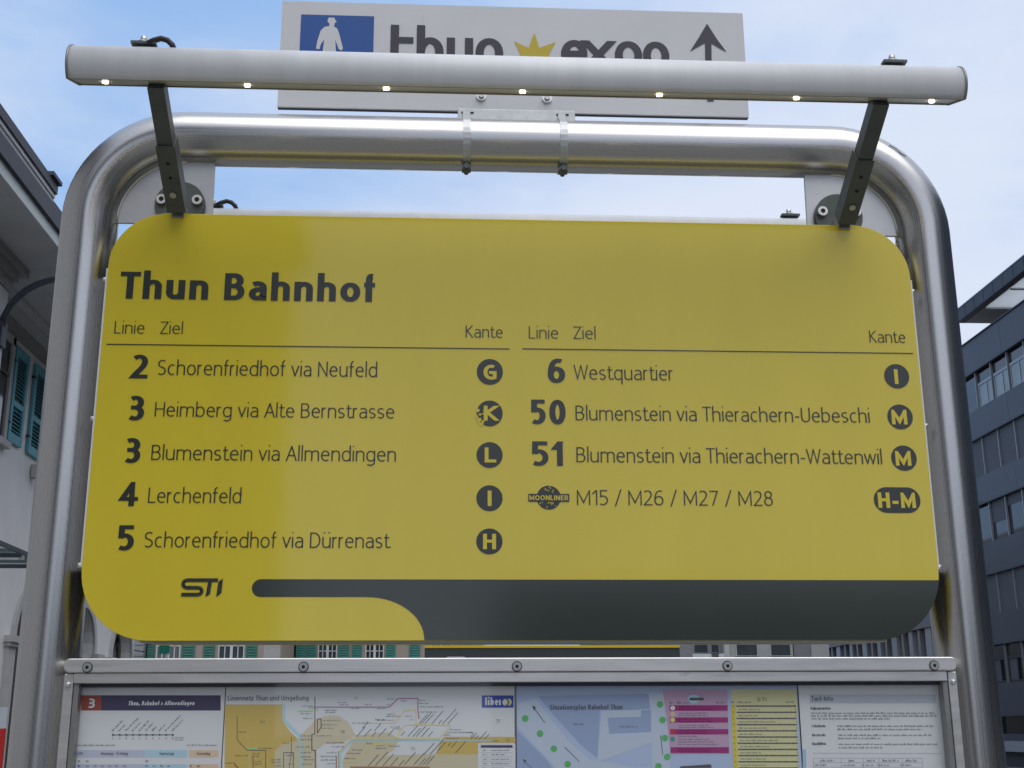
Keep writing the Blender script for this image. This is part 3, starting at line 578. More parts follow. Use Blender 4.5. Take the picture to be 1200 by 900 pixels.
# ------------------------------------------------------------------ notice case
CZ0 = .78
case = thing('notice_case', (0, 0, CZ0), 'aluminium framed glazed notice case under the yellow board, full of timetables and maps', 'notice case')
CX = .6445
MB().box(-.628, .628, .020, .105, CZ0, 1.675).build('back_box', TRIM, case)
MB().prism(rrect(-CX, CX, 1.6808, 1.7005, .0085, n=6), -.012, .110).build('top_rail', RAIL, case, bevel=.0015)
MB().box(-.6302, .6292, -.009, .012, 1.6662, 1.6800).build('door_top_rail', RAIL, case, bevel=.001)
for s_ in (-1, 1):
    MB().box(s_*.6310, s_*.6440, -.007, .108, CZ0, 1.6795).build('side_rail', RAIL, case, bevel=.001)
    MB().box(s_*.6230, s_*.6300, -.005, .012, CZ0+.02, 1.6655).build('door_stile', TRIM, case)
    q = MB(); q.tube([(s_*.6375, -.0071, 1.6645), (s_*.6375, -.0095, 1.6645), (s_*.6375, -.0115, 1.6645)], [.0042, .0040, .0018], 14); q.build('dome_rivet', BOLT, case)
MB().box(-.6302, .6292, -.009, .012, CZ0, CZ0+.0195).build('door_bottom_rail', RAIL, case)
for x in (-.6115, -.3085, -.0035, .3030, .6095):
    q = MB(); q.cyl((x, -.0121, 1.6880), (x, -.0150, 1.6880), .0060, 20); sc_ = q.build('rail_screw', PLATE, case); q = MB(); q.prism(circ(x, 1.6880, .0076, 24), -.0127, -.0121); q.build('washer', DARKSTEEL, sc_)
    q = MB(); q.cyl((x, -.0151, 1.6880), (x, -.0154, 1.6880), .0026, 6); q.build('socket', HOLE, sc_)
gq = MB(); gq.face([(-.6228, .003, CZ0+.02), (.6228, .003, CZ0+.02), (.6228, .003, 1.666), (-.6228, .003, 1.666)]); gq.build('glass', CASEGLASS, case)
MB().box(-.6225, .6225, .0062, .0120, 1.6615, 1.6655).build('rail_shadow_strip', M('painted_rail_shadow', (.05, .055, .075), .6), case)  # dark strip stands in for the shadow line below the door rail
# ------------------------------------------------------------------ posters (flat prints behind the glass)
PY = .0160
def poster(name, px0, px1, label, col, bottom=.9, top=1.6612):
    x0, x1 = hit(px0, 850, PY).x, hit(px1, 850, PY).x; o = thing(name, ((x0+x1)/2, PY, bottom), label, 'poster', 'printed sheets in the notice case')
    MB().box(x0, x1, PY, PY+.0012, bottom, top).build('sheet', col, o); return o
class Print:
    def __init__(s, parent): s.p = parent; s.d = {}; s.n = 0
    def mb(s, mat, name):
        if (mat.name, name) not in s.d: s.d[(mat.name, name)] = (MB(), mat, name)
        return s.d[(mat.name, name)][0]
    def pt(s, a, b, lay): h = hit(a, b, PY); return (h.x, PY-lay, h.z)
    def poly(s, pts, mat, name, lay=.0002): s.mb(mat, name).face([s.pt(a, b, lay) for a, b in pts]); return s
    def rect(s, x0, y0, x1, y1, mat, name, lay=.0002): return s.poly([(x0, y0), (x0, y1), (x1, y1), (x1, y0)], mat, name, lay)
    def line(s, pts, wpx, mat, name, lay=.0004):
        for k, ((a, b), (c_, d_)) in enumerate(zip(pts, pts[1:])):
            l = math.hypot(c_-a, d_-b) or 1; nx, ny = -(d_-b)/l*wpx/2, (c_-a)/l*wpx/2; ex, ey = (c_-a)/l*wpx*.45, (d_-b)/l*wpx*.45; s.n += 1
            s.poly([(a+nx-ex, b+ny-ey), (a-nx-ex, b-ny-ey), (c_-nx+ex, d_-ny+ey), (c_+nx+ex, d_+ny+ey)], mat, name, lay+(s.n % 5)*1.5e-5)
        return s
    def text(s, t, x0, x1, yb, yt, mat, weight='regular', lean=0, lay=.0006):
        A, B, T = hit(x0, yb, PY), hit(x1, yb, PY), hit(x0, yt, PY); letters(s.mb(mat, 'lettering'), t, A.x, B.x, A.z, T.z-A.z, PY-lay, weight, lean=lean); return s
    def small(s, x0, x1, y, h, mat=PTXT, dens=.62, ang=0):
        """illegible small print: rows of letter-like ticks with word gaps"""
        x = x0; ca, sa = math.cos(ang), math.sin(ang); m_ = s.mb(mat, 'small_print')
        while x < x1-.8:
            wl = min(random.uniform(2.5, 8), x1-x); e = x+wl
            while x < e-.5:
                w_ = random.uniform(.28, .75)*h*.42; hh_ = h*random.choice((.62, .62, .62, .95)); g_ = h*.22
                q_ = [(x, 0), (x, -hh_), (x+w_, -hh_), (x+w_, 0)]
                m_.face([s.pt(x0+(a-x0)*ca+b*sa, y-(a-x0)*sa+b*ca, .0005) for a, b in q_]); x += w_+g_
            x += h*.55
        return s
    def done(s):
        for m_, mat, name in s.d.values(): tag(m_.build(name, mat, s.p), kind='stuff')
random.seed(11)
# timetable
tt = poster('timetable_poster', 84, 261.5, 'line 3 timetable sheet with red number square and purple title bar', PAPER); R_ = Print(tt)
R_.rect(95.2, 814.8, 118.8, 832.6, PRED, 'number_square').rect(118.8, 814.8, 258.6, 832.6, PPUR, 'title_bar')
R_.text('3', 101.5, 112, 829.8, 818.6, PWHT, 'bold').text('Thun, Bahnhof > Allmendingen', 150, 228, 826.6, 821.6, PWHT, 'bold', lean=.15)
R_.line([(132.6, 861.2), (202.6, 861.0)], .8, PTXT, 'route_line')
for k in range(10):
    x = 132.6+k*7.78; R_.poly([(x+1.25*math.cos(a*.785), 861.1+1.25*math.sin(a*.785)) for a in range(8)], PTXT, 'stop_dots', .0006)
    R_.small(x-.5, x-.5+(18, 12, 22, 15, 17, 14, 9, 12, 26, 18)[k], 857.2, 2.1, PTXT, ang=.80); R_.small(x-1, x+1.6, 866.0, 1.8)
R_.small(205, 216, 865, 1.6).small(205, 215, 867.6, 1.6).small(91, 135, 874, 2.0).small(219, 255.5, 874, 2.0)
R_.rect(90, 879, 169.5, 887.5, PLIL, 'weekday_cell').rect(169.5, 879, 219.5, 887.5, PSKY, 'saturday_cell').rect(221.5, 879, 256, 887.5, PORG, 'sunday_cell')
R_.text('Montag - Freitag', 118, 150, 884.6, 881.2, PTXT).text('Samstag', 186.5, 204, 884.6, 881.2, PTXT).text('Sonntag', 230.5, 246.5, 884.6, 881.2, PTXT).text('Uhr', 90.5, 98, 884.4, 881.2, PTXT)
for j in range(1, 26):
    y = 893+(j-1)*5.9
    if j % 2 == 0:
        R_.rect(90, y-3.4, 169.5, y+1.9, PLIL, 'weekday_cell').rect(169.5, y-3.4, 219.5, y+1.9, PSKY, 'saturday_cell').rect(221.5, y-3.4, 256, y+1.9, PORG, 'sunday_cell')
    R_.small(91.5, 94, y, 3)
    for xs in ([101, 110, 118, 127, 135, 144] if j > 1 else [101]) + ([170.5, 179, 188, 196] if j > 1 else [170.5]) + ([223, 231] if j > 1 else []): R_.small(xs, xs+4, y, 3)
R_.done()
# network map
mp_ = poster('network_map_poster', 262.8, 603, 'route network map with ochre zones and coloured lines in the notice case', PCREAM); R_ = Print(mp_)
R_.text('Liniennetz Thun und Umgebung', 266.5, 362, 821, 815.3, PTXT, (.052, .045))
R_.poly([(263.4, 825.6), (263, 960), (322, 960), (322, 880), (332, 871), (349, 868), (349, 866), (339.5, 857), (331, 843.5), (331, 825.6)], POCH, 'ochre_zone')
R_.poly([(322, 960), (322, 880), (332, 871), (349, 868), (353, 866), (353, 960)], PSAND, 'sand_zone', .00021)
R_.poly([(352, 862), (372, 842), (385, 838.5), (398, 839), (409, 847), (417, 862), (400, 871), (381, 871), (371, 879), (371, 960), (352, 960)], PSAND, 'sand_zone', .00021)
R_.poly([(417, 862), (455, 858), (468, 866), (460, 880), (430, 900), (440, 960), (400, 960), (402, 890)], PSAND, 'sand_zone', .00022)
R_.poly([(430, 900), (443, 887), (461, 885), (508, 884), (560, 884), (560, 960), (425, 960)], PSAND, 'sand_zone', .00021)
R_.poly([(510, 884), (520, 863.5), (604, 863.5), (604, 870.4), (560, 870.4), (560, 884)], POCH, 'ochre_zone', .00024)
R_.line([(333, 826), (333, 843), (341, 852), (351.5, 862.5), (352.5, 880), (352.5, 960)], 2.8, PRIV, 'river')
R_.line([(278, 839), (278, 867), (289, 879), (311.5, 879.3), (311.5, 960)], .7, PTXT, 'bus_line').line([(341.5, 864), (341.5, 884), (339, 900)], .7, PTXT, 'bus_line').line([(332.5, 882), (344, 882), (344, 960)], .7, PPUR, 'bus_line').line([(332.5, 882), (332.5, 960)], .7, PPUR, 'bus_line')
R_.line([(369, 817), (369, 860), (365.5, 861), (365.5, 879), (369.5, 879.5), (369.5, 960)], 1.0, PBRN, 'brown_route').line([(372, 858.5), (372, 843), (376, 842.5), (376.5, 852), (372, 859)], 1.0, PBRN, 'brown_route')
R_.line([(369, 828.6), (456.5, 828.6), (466.5, 818.6), (489.6, 818.6), (489.8, 832), (491, 842)], 1.0, PMAG, 'magenta_route')
R_.line([(350, 833.4), (369, 833.2), (372, 831)], 1.4, PGRN, 'green_route').line([(291, 877), (301, 877)], 2, PGRN, 'green_route').line([(292, 879), (292, 960)], .9, PGRN, 'green_route')
R_.line([(436, 847.5), (462, 847.5), (475, 832.5), (487.5, 832.5), (487.5, 849.4), (475, 850), (467, 859), (467, 866)], 1.0, PYEL, 'yellow_route')
R_.line([(397.5, 960), (397.5, 881), (412, 866), (514, 865.6), (528.5, 850), (487.5, 849.2)], 1.1, PYEL, 'yellow_route').line([(399, 960), (399, 882), (413, 867.5), (578, 868)], 1.2, PRIV, 'river').line([(400.5, 893), (418, 893), (436, 873), (465, 871)], 1.0, PYEL, 'yellow_route')
R_.line([(396.5, 960), (396.5, 880)], .7, PGREY, 'grey_route').line([(296.5, 887), (297.5, 960)], .9, PRED, 'red_route').line([(394, 886), (394.5, 960)], 1, PRED, 'red_route').line([(411, 899), (503, 899)], 1.2, PRED, 'red_route').line([(275, 896), (279, 900)], 1.3, PRED, 'red_route')
R_.line([(546, 858), (554.5, 858.5), (552, 864)], .6, PTXT, 'bus_line')
for x, y, l_ in ((280, 858.5, 9), (332, 871.5, 7), (303, 877.5, 18), (275.5, 886, 15), (264, 895, 12), (296, 884, 9), (296, 887, 7), (298, 893, 9), (298, 896, 9), (317, 891, 12), (318, 894, 13), (322, 898, 9), (336, 886, 9), (337, 896, 7), (353.5, 828, 14), (362, 830, 7), (352, 837, 13), (355, 842.6, 12),
                 (378, 845, 21), (377, 850, 18), (377, 854, 15), (370, 862.8, 19), (352, 863, 13), (352, 867.5, 13), (347, 876, 17), (352, 882.5, 14), (352, 887.5, 14), (356, 891, 13), (354, 896, 12), (382, 871, 22), (389, 875.6, 15), (383, 882.5, 13), (376, 887, 19), (376, 891.2, 18), (383, 895.5, 12),
                 (396, 824, 11), (398, 826.6, 11), (428, 826.3, 8), (381, 833, 14), (381, 835.4, 13), (412, 831, 9), (442, 831, 10), (413, 848, 22), (429, 872, 8), (412, 879.5, 13), (406, 883.5, 17), (404, 889.5, 13), (440, 844, 12), (454, 820, 10), (453, 826.3, 6), (470, 822, 9), (491, 821.5, 7), (491, 825, 11), (492, 829, 27), (492, 835, 20), (452, 840, 17), (454, 837.5, 9), (442, 844.6, 20), (475, 840, 8), (480, 844, 5),
                 (527, 855.6, 14), (523, 859, 30), (520, 862, 9), (523, 865.7, 15), (576, 868.8, 9), (458, 852.5, 11), (460, 854.8, 11), (441, 874.5, 10), (455, 875, 14), (440, 877.5, 13)):
    R_.small(x, x+l_, y, 1.7)
for x, y, l_ in ((418, 863, 14), (427, 863, 11), (436, 863, 6), (444, 863, 12), (425, 843+10, 9), (439, 856, 10), (455, 862, 8), (470, 862, 6), (478, 863, 16), (484, 863, 12), (488, 863, 15), (494, 863, 13), (502, 863, 7), (491, 848, 14), (494, 848, 16), (498, 848, 14), (506, 848, 19), (514, 848, 5), (519, 848, 22), (525, 848, 16),
                 (432, 897, 16), (440, 897, 20), (449, 897, 17), (458, 897, 12), (468, 897, 8), (474, 896, 18), (485, 896, 17), (492, 896, 9), (496, 896, 12), (500, 896, 13), (497, 884, 17), (504, 884, 22), (513, 880, 13), (525, 874, 4), (529, 876, 9), (534, 882, 17), (552, 866, 9), (557, 866, 5), (562, 866, 11), (568, 866, 7)):
    R_.line([(x, y), (x+l_*.70, y-l_*.78)], .75, PTXT, 'stop_names', .0005)
R_.text('701', 304, 310, 847.6, 844.4, PTXT, 'light').text('701', 414, 420, 820, 816.8, PTXT, 'light').text('700', 398.5, 404, 859, 855.7, PTXT, 'light').text('711', 481, 486, 879, 875.6, PTXT, 'light').text('711', 581, 586, 847, 843, PTXT, 'light').text('712', 592, 598, 869.3, 865.7, PTXT, 'light')
R_.rect(564.6, 815, 601.8, 829.2, PLIB, 'logo_panel', .0005).text('libero', 568, 593.6, 826.4, 817.6, PWHT, (.085, .07), lay=.0009).text('>>', 592.6, 598.6, 826.6, 815.9, PYEL, 'bold', lay=.0009)
R_.rect(560.2, 871.5, 604, 960, PAPER, 'legend_sheet', .0003).rect(563.4, 873.2, 600.6, 876.2, PPUR, 'legend_title_bar', .0005)
for y in (880, 885, 890.5, 895.5, 901, 906): R_.small(566, 571, y, 1.8).small(576, 576+random.uniform(10, 24), y, 1.8); R_.line([(563.4, y+2), (600.6, y+2)], .3, PGREY, 'legend_rules')
R_.done()
# site plan with the two departure tables
sp_ = poster('site_plan_poster', 605.5, 936.6, 'pale blue site plan sheet with green tree dots and pink and yellow departure tables', PSIT); R_ = Print(sp_)
R_.poly([(606, 824), (628, 819), (640, 836), (668, 870), (690, 890), (740, 899), (936, 905), (936, 960), (700, 960), (664, 915), (606, 851)], PROAD, 'plan_road', .00021)
R_.poly([(705, 833), (749, 832), (757, 812), (777, 812), (783, 840), (788, 960), (764, 960), (764, 870), (700, 893)], PROAD, 'plan_road', .00022)
R_.poly([(631, 816), (760, 813), (762, 831), (703, 832), (700, 888), (680, 872), (645, 834)], PBLK, 'plan_block', .00024).poly([(712, 841), (751, 840), (751, 832), (763, 832), (763, 858), (714, 860)], PBLK, 'plan_block', .00026)
R_.poly([(606, 856), (640, 890), (664, 925), (606, 925)], PBLK, 'plan_block', .00024)
R_.text('Situationsplan Bahnhof Thun', 644, 730, 831.6, 826.0, PTXT, (.07, .055))
R_.small(672, 684, 849.4, 2).small(726, 747.5, 852.4, 2)
for x, y in ((615.4, 841.8), (632.8, 859.6), (649, 877.4), (665.2, 895.4), (773.4, 825.4), (776.4, 843.6), (779, 864.8), (781.8, 886.8), (771.5, 898)):
    R_.poly([(x+3.9*math.cos(a*.524), y+3.9*math.sin(a*.524)) for a in range(12)], PDOT, 'tree_dots', .0006)
R_.poly([(623.6, 826.6), (628.4, 829), (625.4, 832.6)], PTXT, 'plan_arrows', .0006).line([(626, 830), (638.5, 847)], .8, PTXT, 'plan_arrows').line([(662, 876), (678.5, 892)], .8, PTXT, 'plan_arrows').poly([(612, 889.5), (617, 891), (615, 894)], PTXT, 'plan_arrows', .0006).line([(614, 892), (626, 903)], .5, PTXT, 'plan_arrows').line([(774, 862), (776.6, 884)], .8, PTXT, 'plan_arrows')
R_.poly([(776.6, 808), (852.2, 808), (854.6, 883.2), (786, 883.6)], PPINK, 'pink_table', .0003)
R_.poly([(813+7*math.cos(a*.524), 819+5.2*math.sin(a*.524)) for a in range(12)], PRIV, 'table_logo', .0005).rect(808, 817.6, 824.5, 820.8, PTXT, 'table_logo_bar', .0007)
R_.small(784.5, 789, 824.6, 2.6).small(793.5, 808, 824.6, 2.6).small(839.5, 850.5, 824.4, 2.6)
for (y0, y1) in ((826.4, 833), (840.6, 846.8), (854.4, 860.6), (875.6, 882.4)):
    R_.rect(784.3+(y0-826)*.03, y0, 852.6+(y0-826)*.03, y1, PMAGB, 'magenta_bars', .0005)
    R_.small(794, 794+random.uniform(30, 50), y0+2.9, 1.7, PLIL).small(794, 794+random.uniform(20, 45), y0+5.6, 1.7, PLIL)
for y in (836.4, 839.2, 850.5, 853.2, 863.6, 867, 870, 873): R_.small(795, 795+random.uniform(22, 48), y, 1.7)
for y, mt in ((829.7, PWHT), (836.8, PORG), (843.6, PYEL), (850.6, PPINK), (857.5, PRDD), (866, PGRD)):
    R_.poly([(788.2+2.9*math.cos(a*.63), y+2.9*math.sin(a*.63)) for a in range(10)], mt, 'line_symbols', .0007)
R_.poly([(856.2, 808), (933, 808), (938, 960), (861, 960)], PTYEL, 'yellow_table', .0003).poly([(856.8, 826.4), (861.6, 826.4), (866.5, 960), (861, 960)], PTYEB, 'yellow_number_column', .0005)
R_.text('STI', 886.6, 898.4, 822, 817.6, PTXT, 'regular').small(857, 861, 824, 2.4).small(864.5, 880, 824, 2.4).small(921, 932, 823.6, 2.4)
for j in range(20):
    y = 828.4+j*7.25; xo = (y-828)*.04
    R_.small(862.6+xo, 933+xo, y, 2.2, PPUR).rect(863+xo, y-1.7, 933+xo, y-.3, PMID, 'table_rows', .00045)
    R_.small(865+xo, 865+xo+random.uniform(18, 50), y+3.7, 1.8); R_.small(858+xo, 860.4+xo, y, 2.4); R_.small(932+xo, 933.4+xo, y+3.6, 2)
R_.poly([(797, 898), (833, 895.6), (834, 899.6), (797, 901)], PTXT, 'plan_shelter', .0005)
R_.done()
# tariff sheet
tf = poster('tariff_poster', 938.4, 1111, 'pale sheet headed Tarif-Info with fine print and a table, right end of the notice case', PAPER); R_ = Print(tf)
R_.poly([(940.5, 879), (944.5, 877), (946, 960), (941, 960)], PRBL, 'edge_stripe').rect(949, 814, 1097, 824, PHED, 'header_bar', .0003).text('Tarif-Info', 950.6, 976.4, 821.3, 815.8, PTXT, 'regular').text('Fahrausweise', 949.8, 973.6, 831.6, 828.3, PTXT, 'bold')
for y, x0, x1 in ((836.6, 950.5, 1097), (839.8, 950.5, 1098), (843.2, 951, 1043), (851.8, 981, 1096), (855.6, 981, 1081), (862.4, 982, 1093), (866.2, 982, 1032), (873, 982.5, 1099), (877, 983, 1034)): R_.small(x0, x1, y, 2.3)
for t_, y in (('Lokalnetz', 852), ('Kurzstrecke', 862.6), ('Einzelbillett', 872.9)): R_.text(t_, 951.5, 967.5, y, y-2.9, PTXT, 'bold')
R_.line([(952.5, 882.6), (1104, 883)], .35, PGREY, 'table_rules')
for y in (888.5, 893.6, 899, 905, 911): R_.line([(953, y), (1080.5, y)], .35, PGREY, 'table_rules')
for x in (953, 985.5, 1011.5, 1030, 1057, 1080.5): R_.line([(x, 888.5), (x+2.5, 960)], .35, PGREY, 'table_rules')
for x, l_ in ((961, 17), (994, 8), (1016, 9), (1034, 19), (1061, 14)): R_.small(x, x+l_, 892.4, 2.6); R_.small(x-6, x+8, 897.4, 2.2)
R_.done()

# ================================================================== surroundings
PLASTER = M('white_plaster', (.82, .80, .78), .85, var=.06, vscale=1.2, bump=.2, bscale=40, dirt=((.6, .58, .56), .8, .66, (1, 1, .4)))
SURR = M('grey_stone_surround', (.50, .50, .48), .8, var=.08, vscale=3, bump=.2, bscale=30)
EAVEDK = M('dark_roof_edge', (.05, .057, .075), .6, var=.15, vscale=3)
EAVELT = M('pale_painted_gutter', (.62, .66, .64), .5, var=.08, vscale=3)
SOFFIT = M('grey_soffit', (.46, .47, .48), .8, var=.08, vscale=2)
CORN = M('brown_grey_cornice', (.30, .29, .28), .8, var=.1, vscale=4)
TEAL = M('teal_shutter_paint', (.10, .37, .44), .55, var=.12, vscale=7)
TEALDK = M('teal_shutter_back', (.02, .10, .12), .6, var=.1, vscale=7)
WOOD = M('brown_window_frame', (.075, .045, .04), .6, var=.1, vscale=10)
WINGL = M('window_glass', (.03, .04, .045), .06, 0, spec=1.0, var=.2, vscale=.7)
ROOFT = M('roof_tiles', (.11, .07, .055), .8, var=.2, vscale=6)
BEIGE = M('beige_render', (.36, .31, .26), .85, var=.08, vscale=2); GREEN = M('green_shutter_paint', (.035, .16, .12), .6, var=.2, vscale=5); WFRAME = M('white_window_frame', (.6, .62, .62), .5)

# ---- left station-side building
lb = thing('station_building', (-9, 20, 0), 'white plastered building with teal louvred shutters, arched openings and deep dark eave', 'building')
def extr(sec, y0, y1, mat, name, parent): return MB().prism(sec, y0, y1).build(name, mat, parent)
Y0, YB, Y1 = -34, 17.1, 31.3
MB().box(-16, -7, Y0, YB, 0, 8.6).build('projecting_wing', PLASTER, lb)
# main wall with three arched openings
SPR, AR = 3.3, .95; arcs = [22.95+3.5*k for k in range(3)]
wl = MB(); e = YB
for yc in arcs:
    wl.box(-8.36, -8, e, yc-AR, 0, 8.6); e = yc+AR
    for k in range(12):
        t0, t1 = math.pi*k/12, math.pi*(k+1)/12; ya, yb = yc-AR*math.cos(t0), yc-AR*math.cos(t1); za, zc = SPR+AR*math.sin(t0), SPR+AR*math.sin(t1)
        wl.face([(-8, ya, za), (-8, yb, zc), (-8, yb, 8.6), (-8, ya, 8.6)]); wl.face([(-8, ya, za), (-8, yb, zc), (-8.36, yb, zc), (-8.36, ya, za)])
wl.box(-8.36, -8, e, Y1, 0, 8.6); wl.box(-16, -8.9, YB, Y1, 0, 8.6)
wl.box(-8.9, -8.362, Y1-.3, Y1, 0, 8.6); wl.box(-8.9, -8.362, YB+.01, YB+.3, 0, 8.6)
wl.build('wall', PLASTER, lb)
for yc in arcs:
    rg_ = MB(); R2 = AR+.17
    for k in range(16):
        t0, t1 = math.pi*k/16, math.pi*(k+1)/16; P_ = lambda r, t, x: (x, yc-r*math.cos(t), SPR+r*math.sin(t))
        rg_.face([P_(AR, t0, -7.94), P_(AR, t1, -7.94), P_(R2, t1, -7.94), P_(R2, t0, -7.94)]); rg_.face([P_(R2, t0, -7.94), P_(R2, t1, -7.94), P_(R2, t1, -8), P_(R2, t0, -8)]); rg_.face([P_(AR, t0, -7.94), P_(AR, t1, -7.94), P_(AR, t1, -8.002), P_(AR, t0, -8.002)])
    rg_.build('arch_surround', SURR, lb)
    for s_ in (-1, 1):
        q = MB(); q.box(-8, -7.93, yc+s_*AR, yc+s_*(AR+.42), 0, SPR-.19); q.build('pilaster', SURR, lb)
        q = MB(); q.box(-8, -7.88, yc+s_*(AR-.03), yc+s_*(AR+.46), SPR-.19, SPR-.12); q.box(-8, -7.83, yc+s_*(AR-.07), yc+s_*(AR+.5), SPR-.118, SPR); q.build('capital', SURR, lb)
    fr = MB(); fr.box(-8.3, -8.22, yc-AR, yc-AR+.09, .3, SPR+.1); fr.box(-8.3, -8.22, yc+AR-.09, yc+AR, .3, SPR+.1); fr.box(-8.3, -8.22, yc-.04, yc+.04, .3, SPR+AR-.04)
    for z in (.3, 1.05, 1.8, 2.45, 3.1): fr.box(-8.298, -8.222, yc-AR+.09, yc+AR-.09, z, z+.07)
    for k in range(10):
        t0, t1 = math.pi*k/10, math.pi*(k+1)/10; r1, r2 = AR-.08, AR
        fr.face([(-8.22, yc-r1*math.cos(t0), SPR+r1*math.sin(t0)), (-8.22, yc-r1*math.cos(t1), SPR+r1*math.sin(t1)), (-8.22, yc-r2*math.cos(t1), SPR+r2*math.sin(t1)), (-8.22, yc-r2*math.cos(t0), SPR+r2*math.sin(t0))])
    for t in (.6, 1.05): fr.tube([(-8.26, yc, SPR+.1), (-8.26, yc-AR*math.cos(t)*.97, SPR+AR*math.sin(t)*.97)], .025, 6); fr.tube([(-8.26, yc, SPR+.1), (-8.26, yc+AR*math.cos(t)*.97, SPR+AR*math.sin(t)*.97)], .025, 6)
    wf = fr.build('arched_window', WOOD, lb)
    gl = MB(); gl.face([(-8.27, yc-AR, .3), (-8.27, yc+AR, .3), (-8.27, yc+AR, SPR)]+[(-8.27, yc+AR*math.cos(math.pi*k/12), SPR+AR*math.sin(math.pi*k/12)) for k in range(1, 12)]+[(-8.27, yc-AR, SPR)]); gl.build('pane', WINGL, wf)
# upper windows and shutters
def shutter(y0, y1, z0, z1):
    s = MB(); x0, x1 = -7.985, -7.935; s.box(x0, x1, y0, y0+.11, z0, z1); s.box(x0, x1, y1-.11, y1, z0, z1)
    for a, b in ((z0, z0+.17), (z0+.66, z0+.76), (z1-.17, z1)): s.box(x0+.002, x1-.002, y0+.11, y1-.11, a, b)
    o = s.build('shutter', TEAL, lb); l_ = MB(); z = z0+.21
    while z < z1-.19:
        if not (z0+.60 < z < z0+.79):
            l_.face([(x0+.005, y0+.11, z+.035), (x0+.005, y1-.11, z+.035), (x1-.006, y1-.11, z), (x1-.006, y0+.11, z)]); l_.face([(x0+.005, y0+.11, z+.043), (x0+.005, y1-.11, z+.043), (x1-.006, y1-.11, z+.008), (x1-.006, y0+.11, z+.008)]); l_.face([(x1-.006, y0+.11, z), (x1-.006, y1-.11, z), (x1-.006, y1-.11, z+.008), (x1-.006, y0+.11, z+.008)])
        z += .072
    tag(l_.build('louvres', TEAL, o), kind='stuff')
    bk = MB(); bk.box(x0-.004, x0-.001, y0+.02, y1-.02, z0+.02, z1-.02); bk.build('shutter_backing', TEALDK, o)
    for zz in (z0+.3, z1-.3): MB().box(-7.999, -7.93, y0-.04, y0+.05, zz, zz+.04).build('hinge', EAVEDK, o)
for yc in (19.62, 23.22, 26.8):
    sr = MB(); sr.box(-8, -7.95, yc-.80, yc-.66, 6.62, 8.56); sr.box(-8, -7.95, yc+.66, yc+.80, 6.62, 8.56); sr.box(-8, -7.95, yc-.80, yc+.80, 8.42, 8.58); sr.box(-8, -7.86, yc-.86, yc+.86, 6.5, 6.62)
    wn = sr.build('window', SURR, lb); MB().box(-8.0, -7.994, yc-.66, yc+.66, 6.62, 8.42).build('pane', WINGL, wn)
    f_ = MB(); f_.box(-7.993, -7.96, yc-.04, yc+.04, 6.62, 8.42); f_.box(-7.993, -7.962, yc-.66, yc+.66, 7.8, 7.86); f_.build('window_bar', WOOD, wn)
for y0, y1 in ((17.55, 18.30), (20.46, 21.21), (21.60, 22.33), (24.1, 24.85)): shutter(y0, y1, 6.69, 8.45)
# wall lamp socket under second shutter
MB().box(-7.98, -7.8, 22.0, 22.2, 6.30, 6.55).build('wall_box', SURR, lb)
# eave in its layers
EX = -6.0
for nm, a, b, z0, z1, mat in (('upper_gutter', EX-.02, EX-.3, 9.49, 9.64, EAVEDK), ('pale_gutter_strip', EX-.05, EX-.3, 9.425, 9.488, EAVELT), ('grey_band', EX-.07, EX-.3, 9.272, 9.423, SOFFIT), ('dark_fascia', EX, EX-.25, 8.995, 9.27, EAVEDK), ('pale_cornice_strip', EX-.06, EX-.3, 8.80, 8.993, EAVELT)):
    ye = 16.0 if z0 > 9.27 else 33.0
    MB().box(a, b, Y0, ye, z0, z1).build(nm, mat, lb)
    if z0 > 9.27: MB().box(a-.22, b-.3, ye+.01, 33.0, z0-.02, z1-.02).build(nm, mat, lb)
MB().box(EX-.02+.05, EX-.3, 15.6, 16.03, 9.641, 9.70).build('gutter_end', EAVEDK, lb)
MB().box(EX-.07, -16, Y0, 33.0, 8.785, 8.799).build('soffit', SOFFIT, lb)
MB().box(EX-.62, -16, Y0, 33.0, 9.1, 9.2).build('roof_board', EAVEDK, lb)
rf = MB(); rf.face([(EX-.35, Y0, 9.55), (EX-.35, 33, 9.55), (-12, 33, 11.6), (-12, Y0, 11.6)]); rf.face([(-12, Y0, 11.6), (-12, 33, 11.6), (-18, 33, 9.55), (-18, Y0, 9.55)]); rf.build('roof', ROOFT, lb)
c_ = MB(); c_.box(-6.82, -7.0, Y0, 17.30, 8.66, 8.783); c_.box(-6.90, -7.0, Y0, 17.22, 8.50, 8.658); c_.box(-6.82, -7.99, 17.31, 17.47, 8.66, 8.783); c_.box(-7.001, -7.99, 17.12, 17.30, 8.50, 8.658)
c_.box(-6.96, -7.0, Y0, 17.18, 8.30, 8.498); c_.build('wing_cornice', CORN, lb)
c_ = MB(); c_.box(-7.32, -8, 17.48, Y1, 8.72, 8.783); c_.box(-7.5, -8, 17.48, Y1, 8.66, 8.718); c_.build('main_cornice', SOFFIT, lb)
c_ = MB(); c_.box(-7.72, -8, 17.49, Y1, 8.60, 8.658); c_.build('lower_cornice', CORN, lb)
MB().box(-6.985, -7.0, 16.55, 17.09, .2, 8.29).build('corner_quoin', SURR, lb)
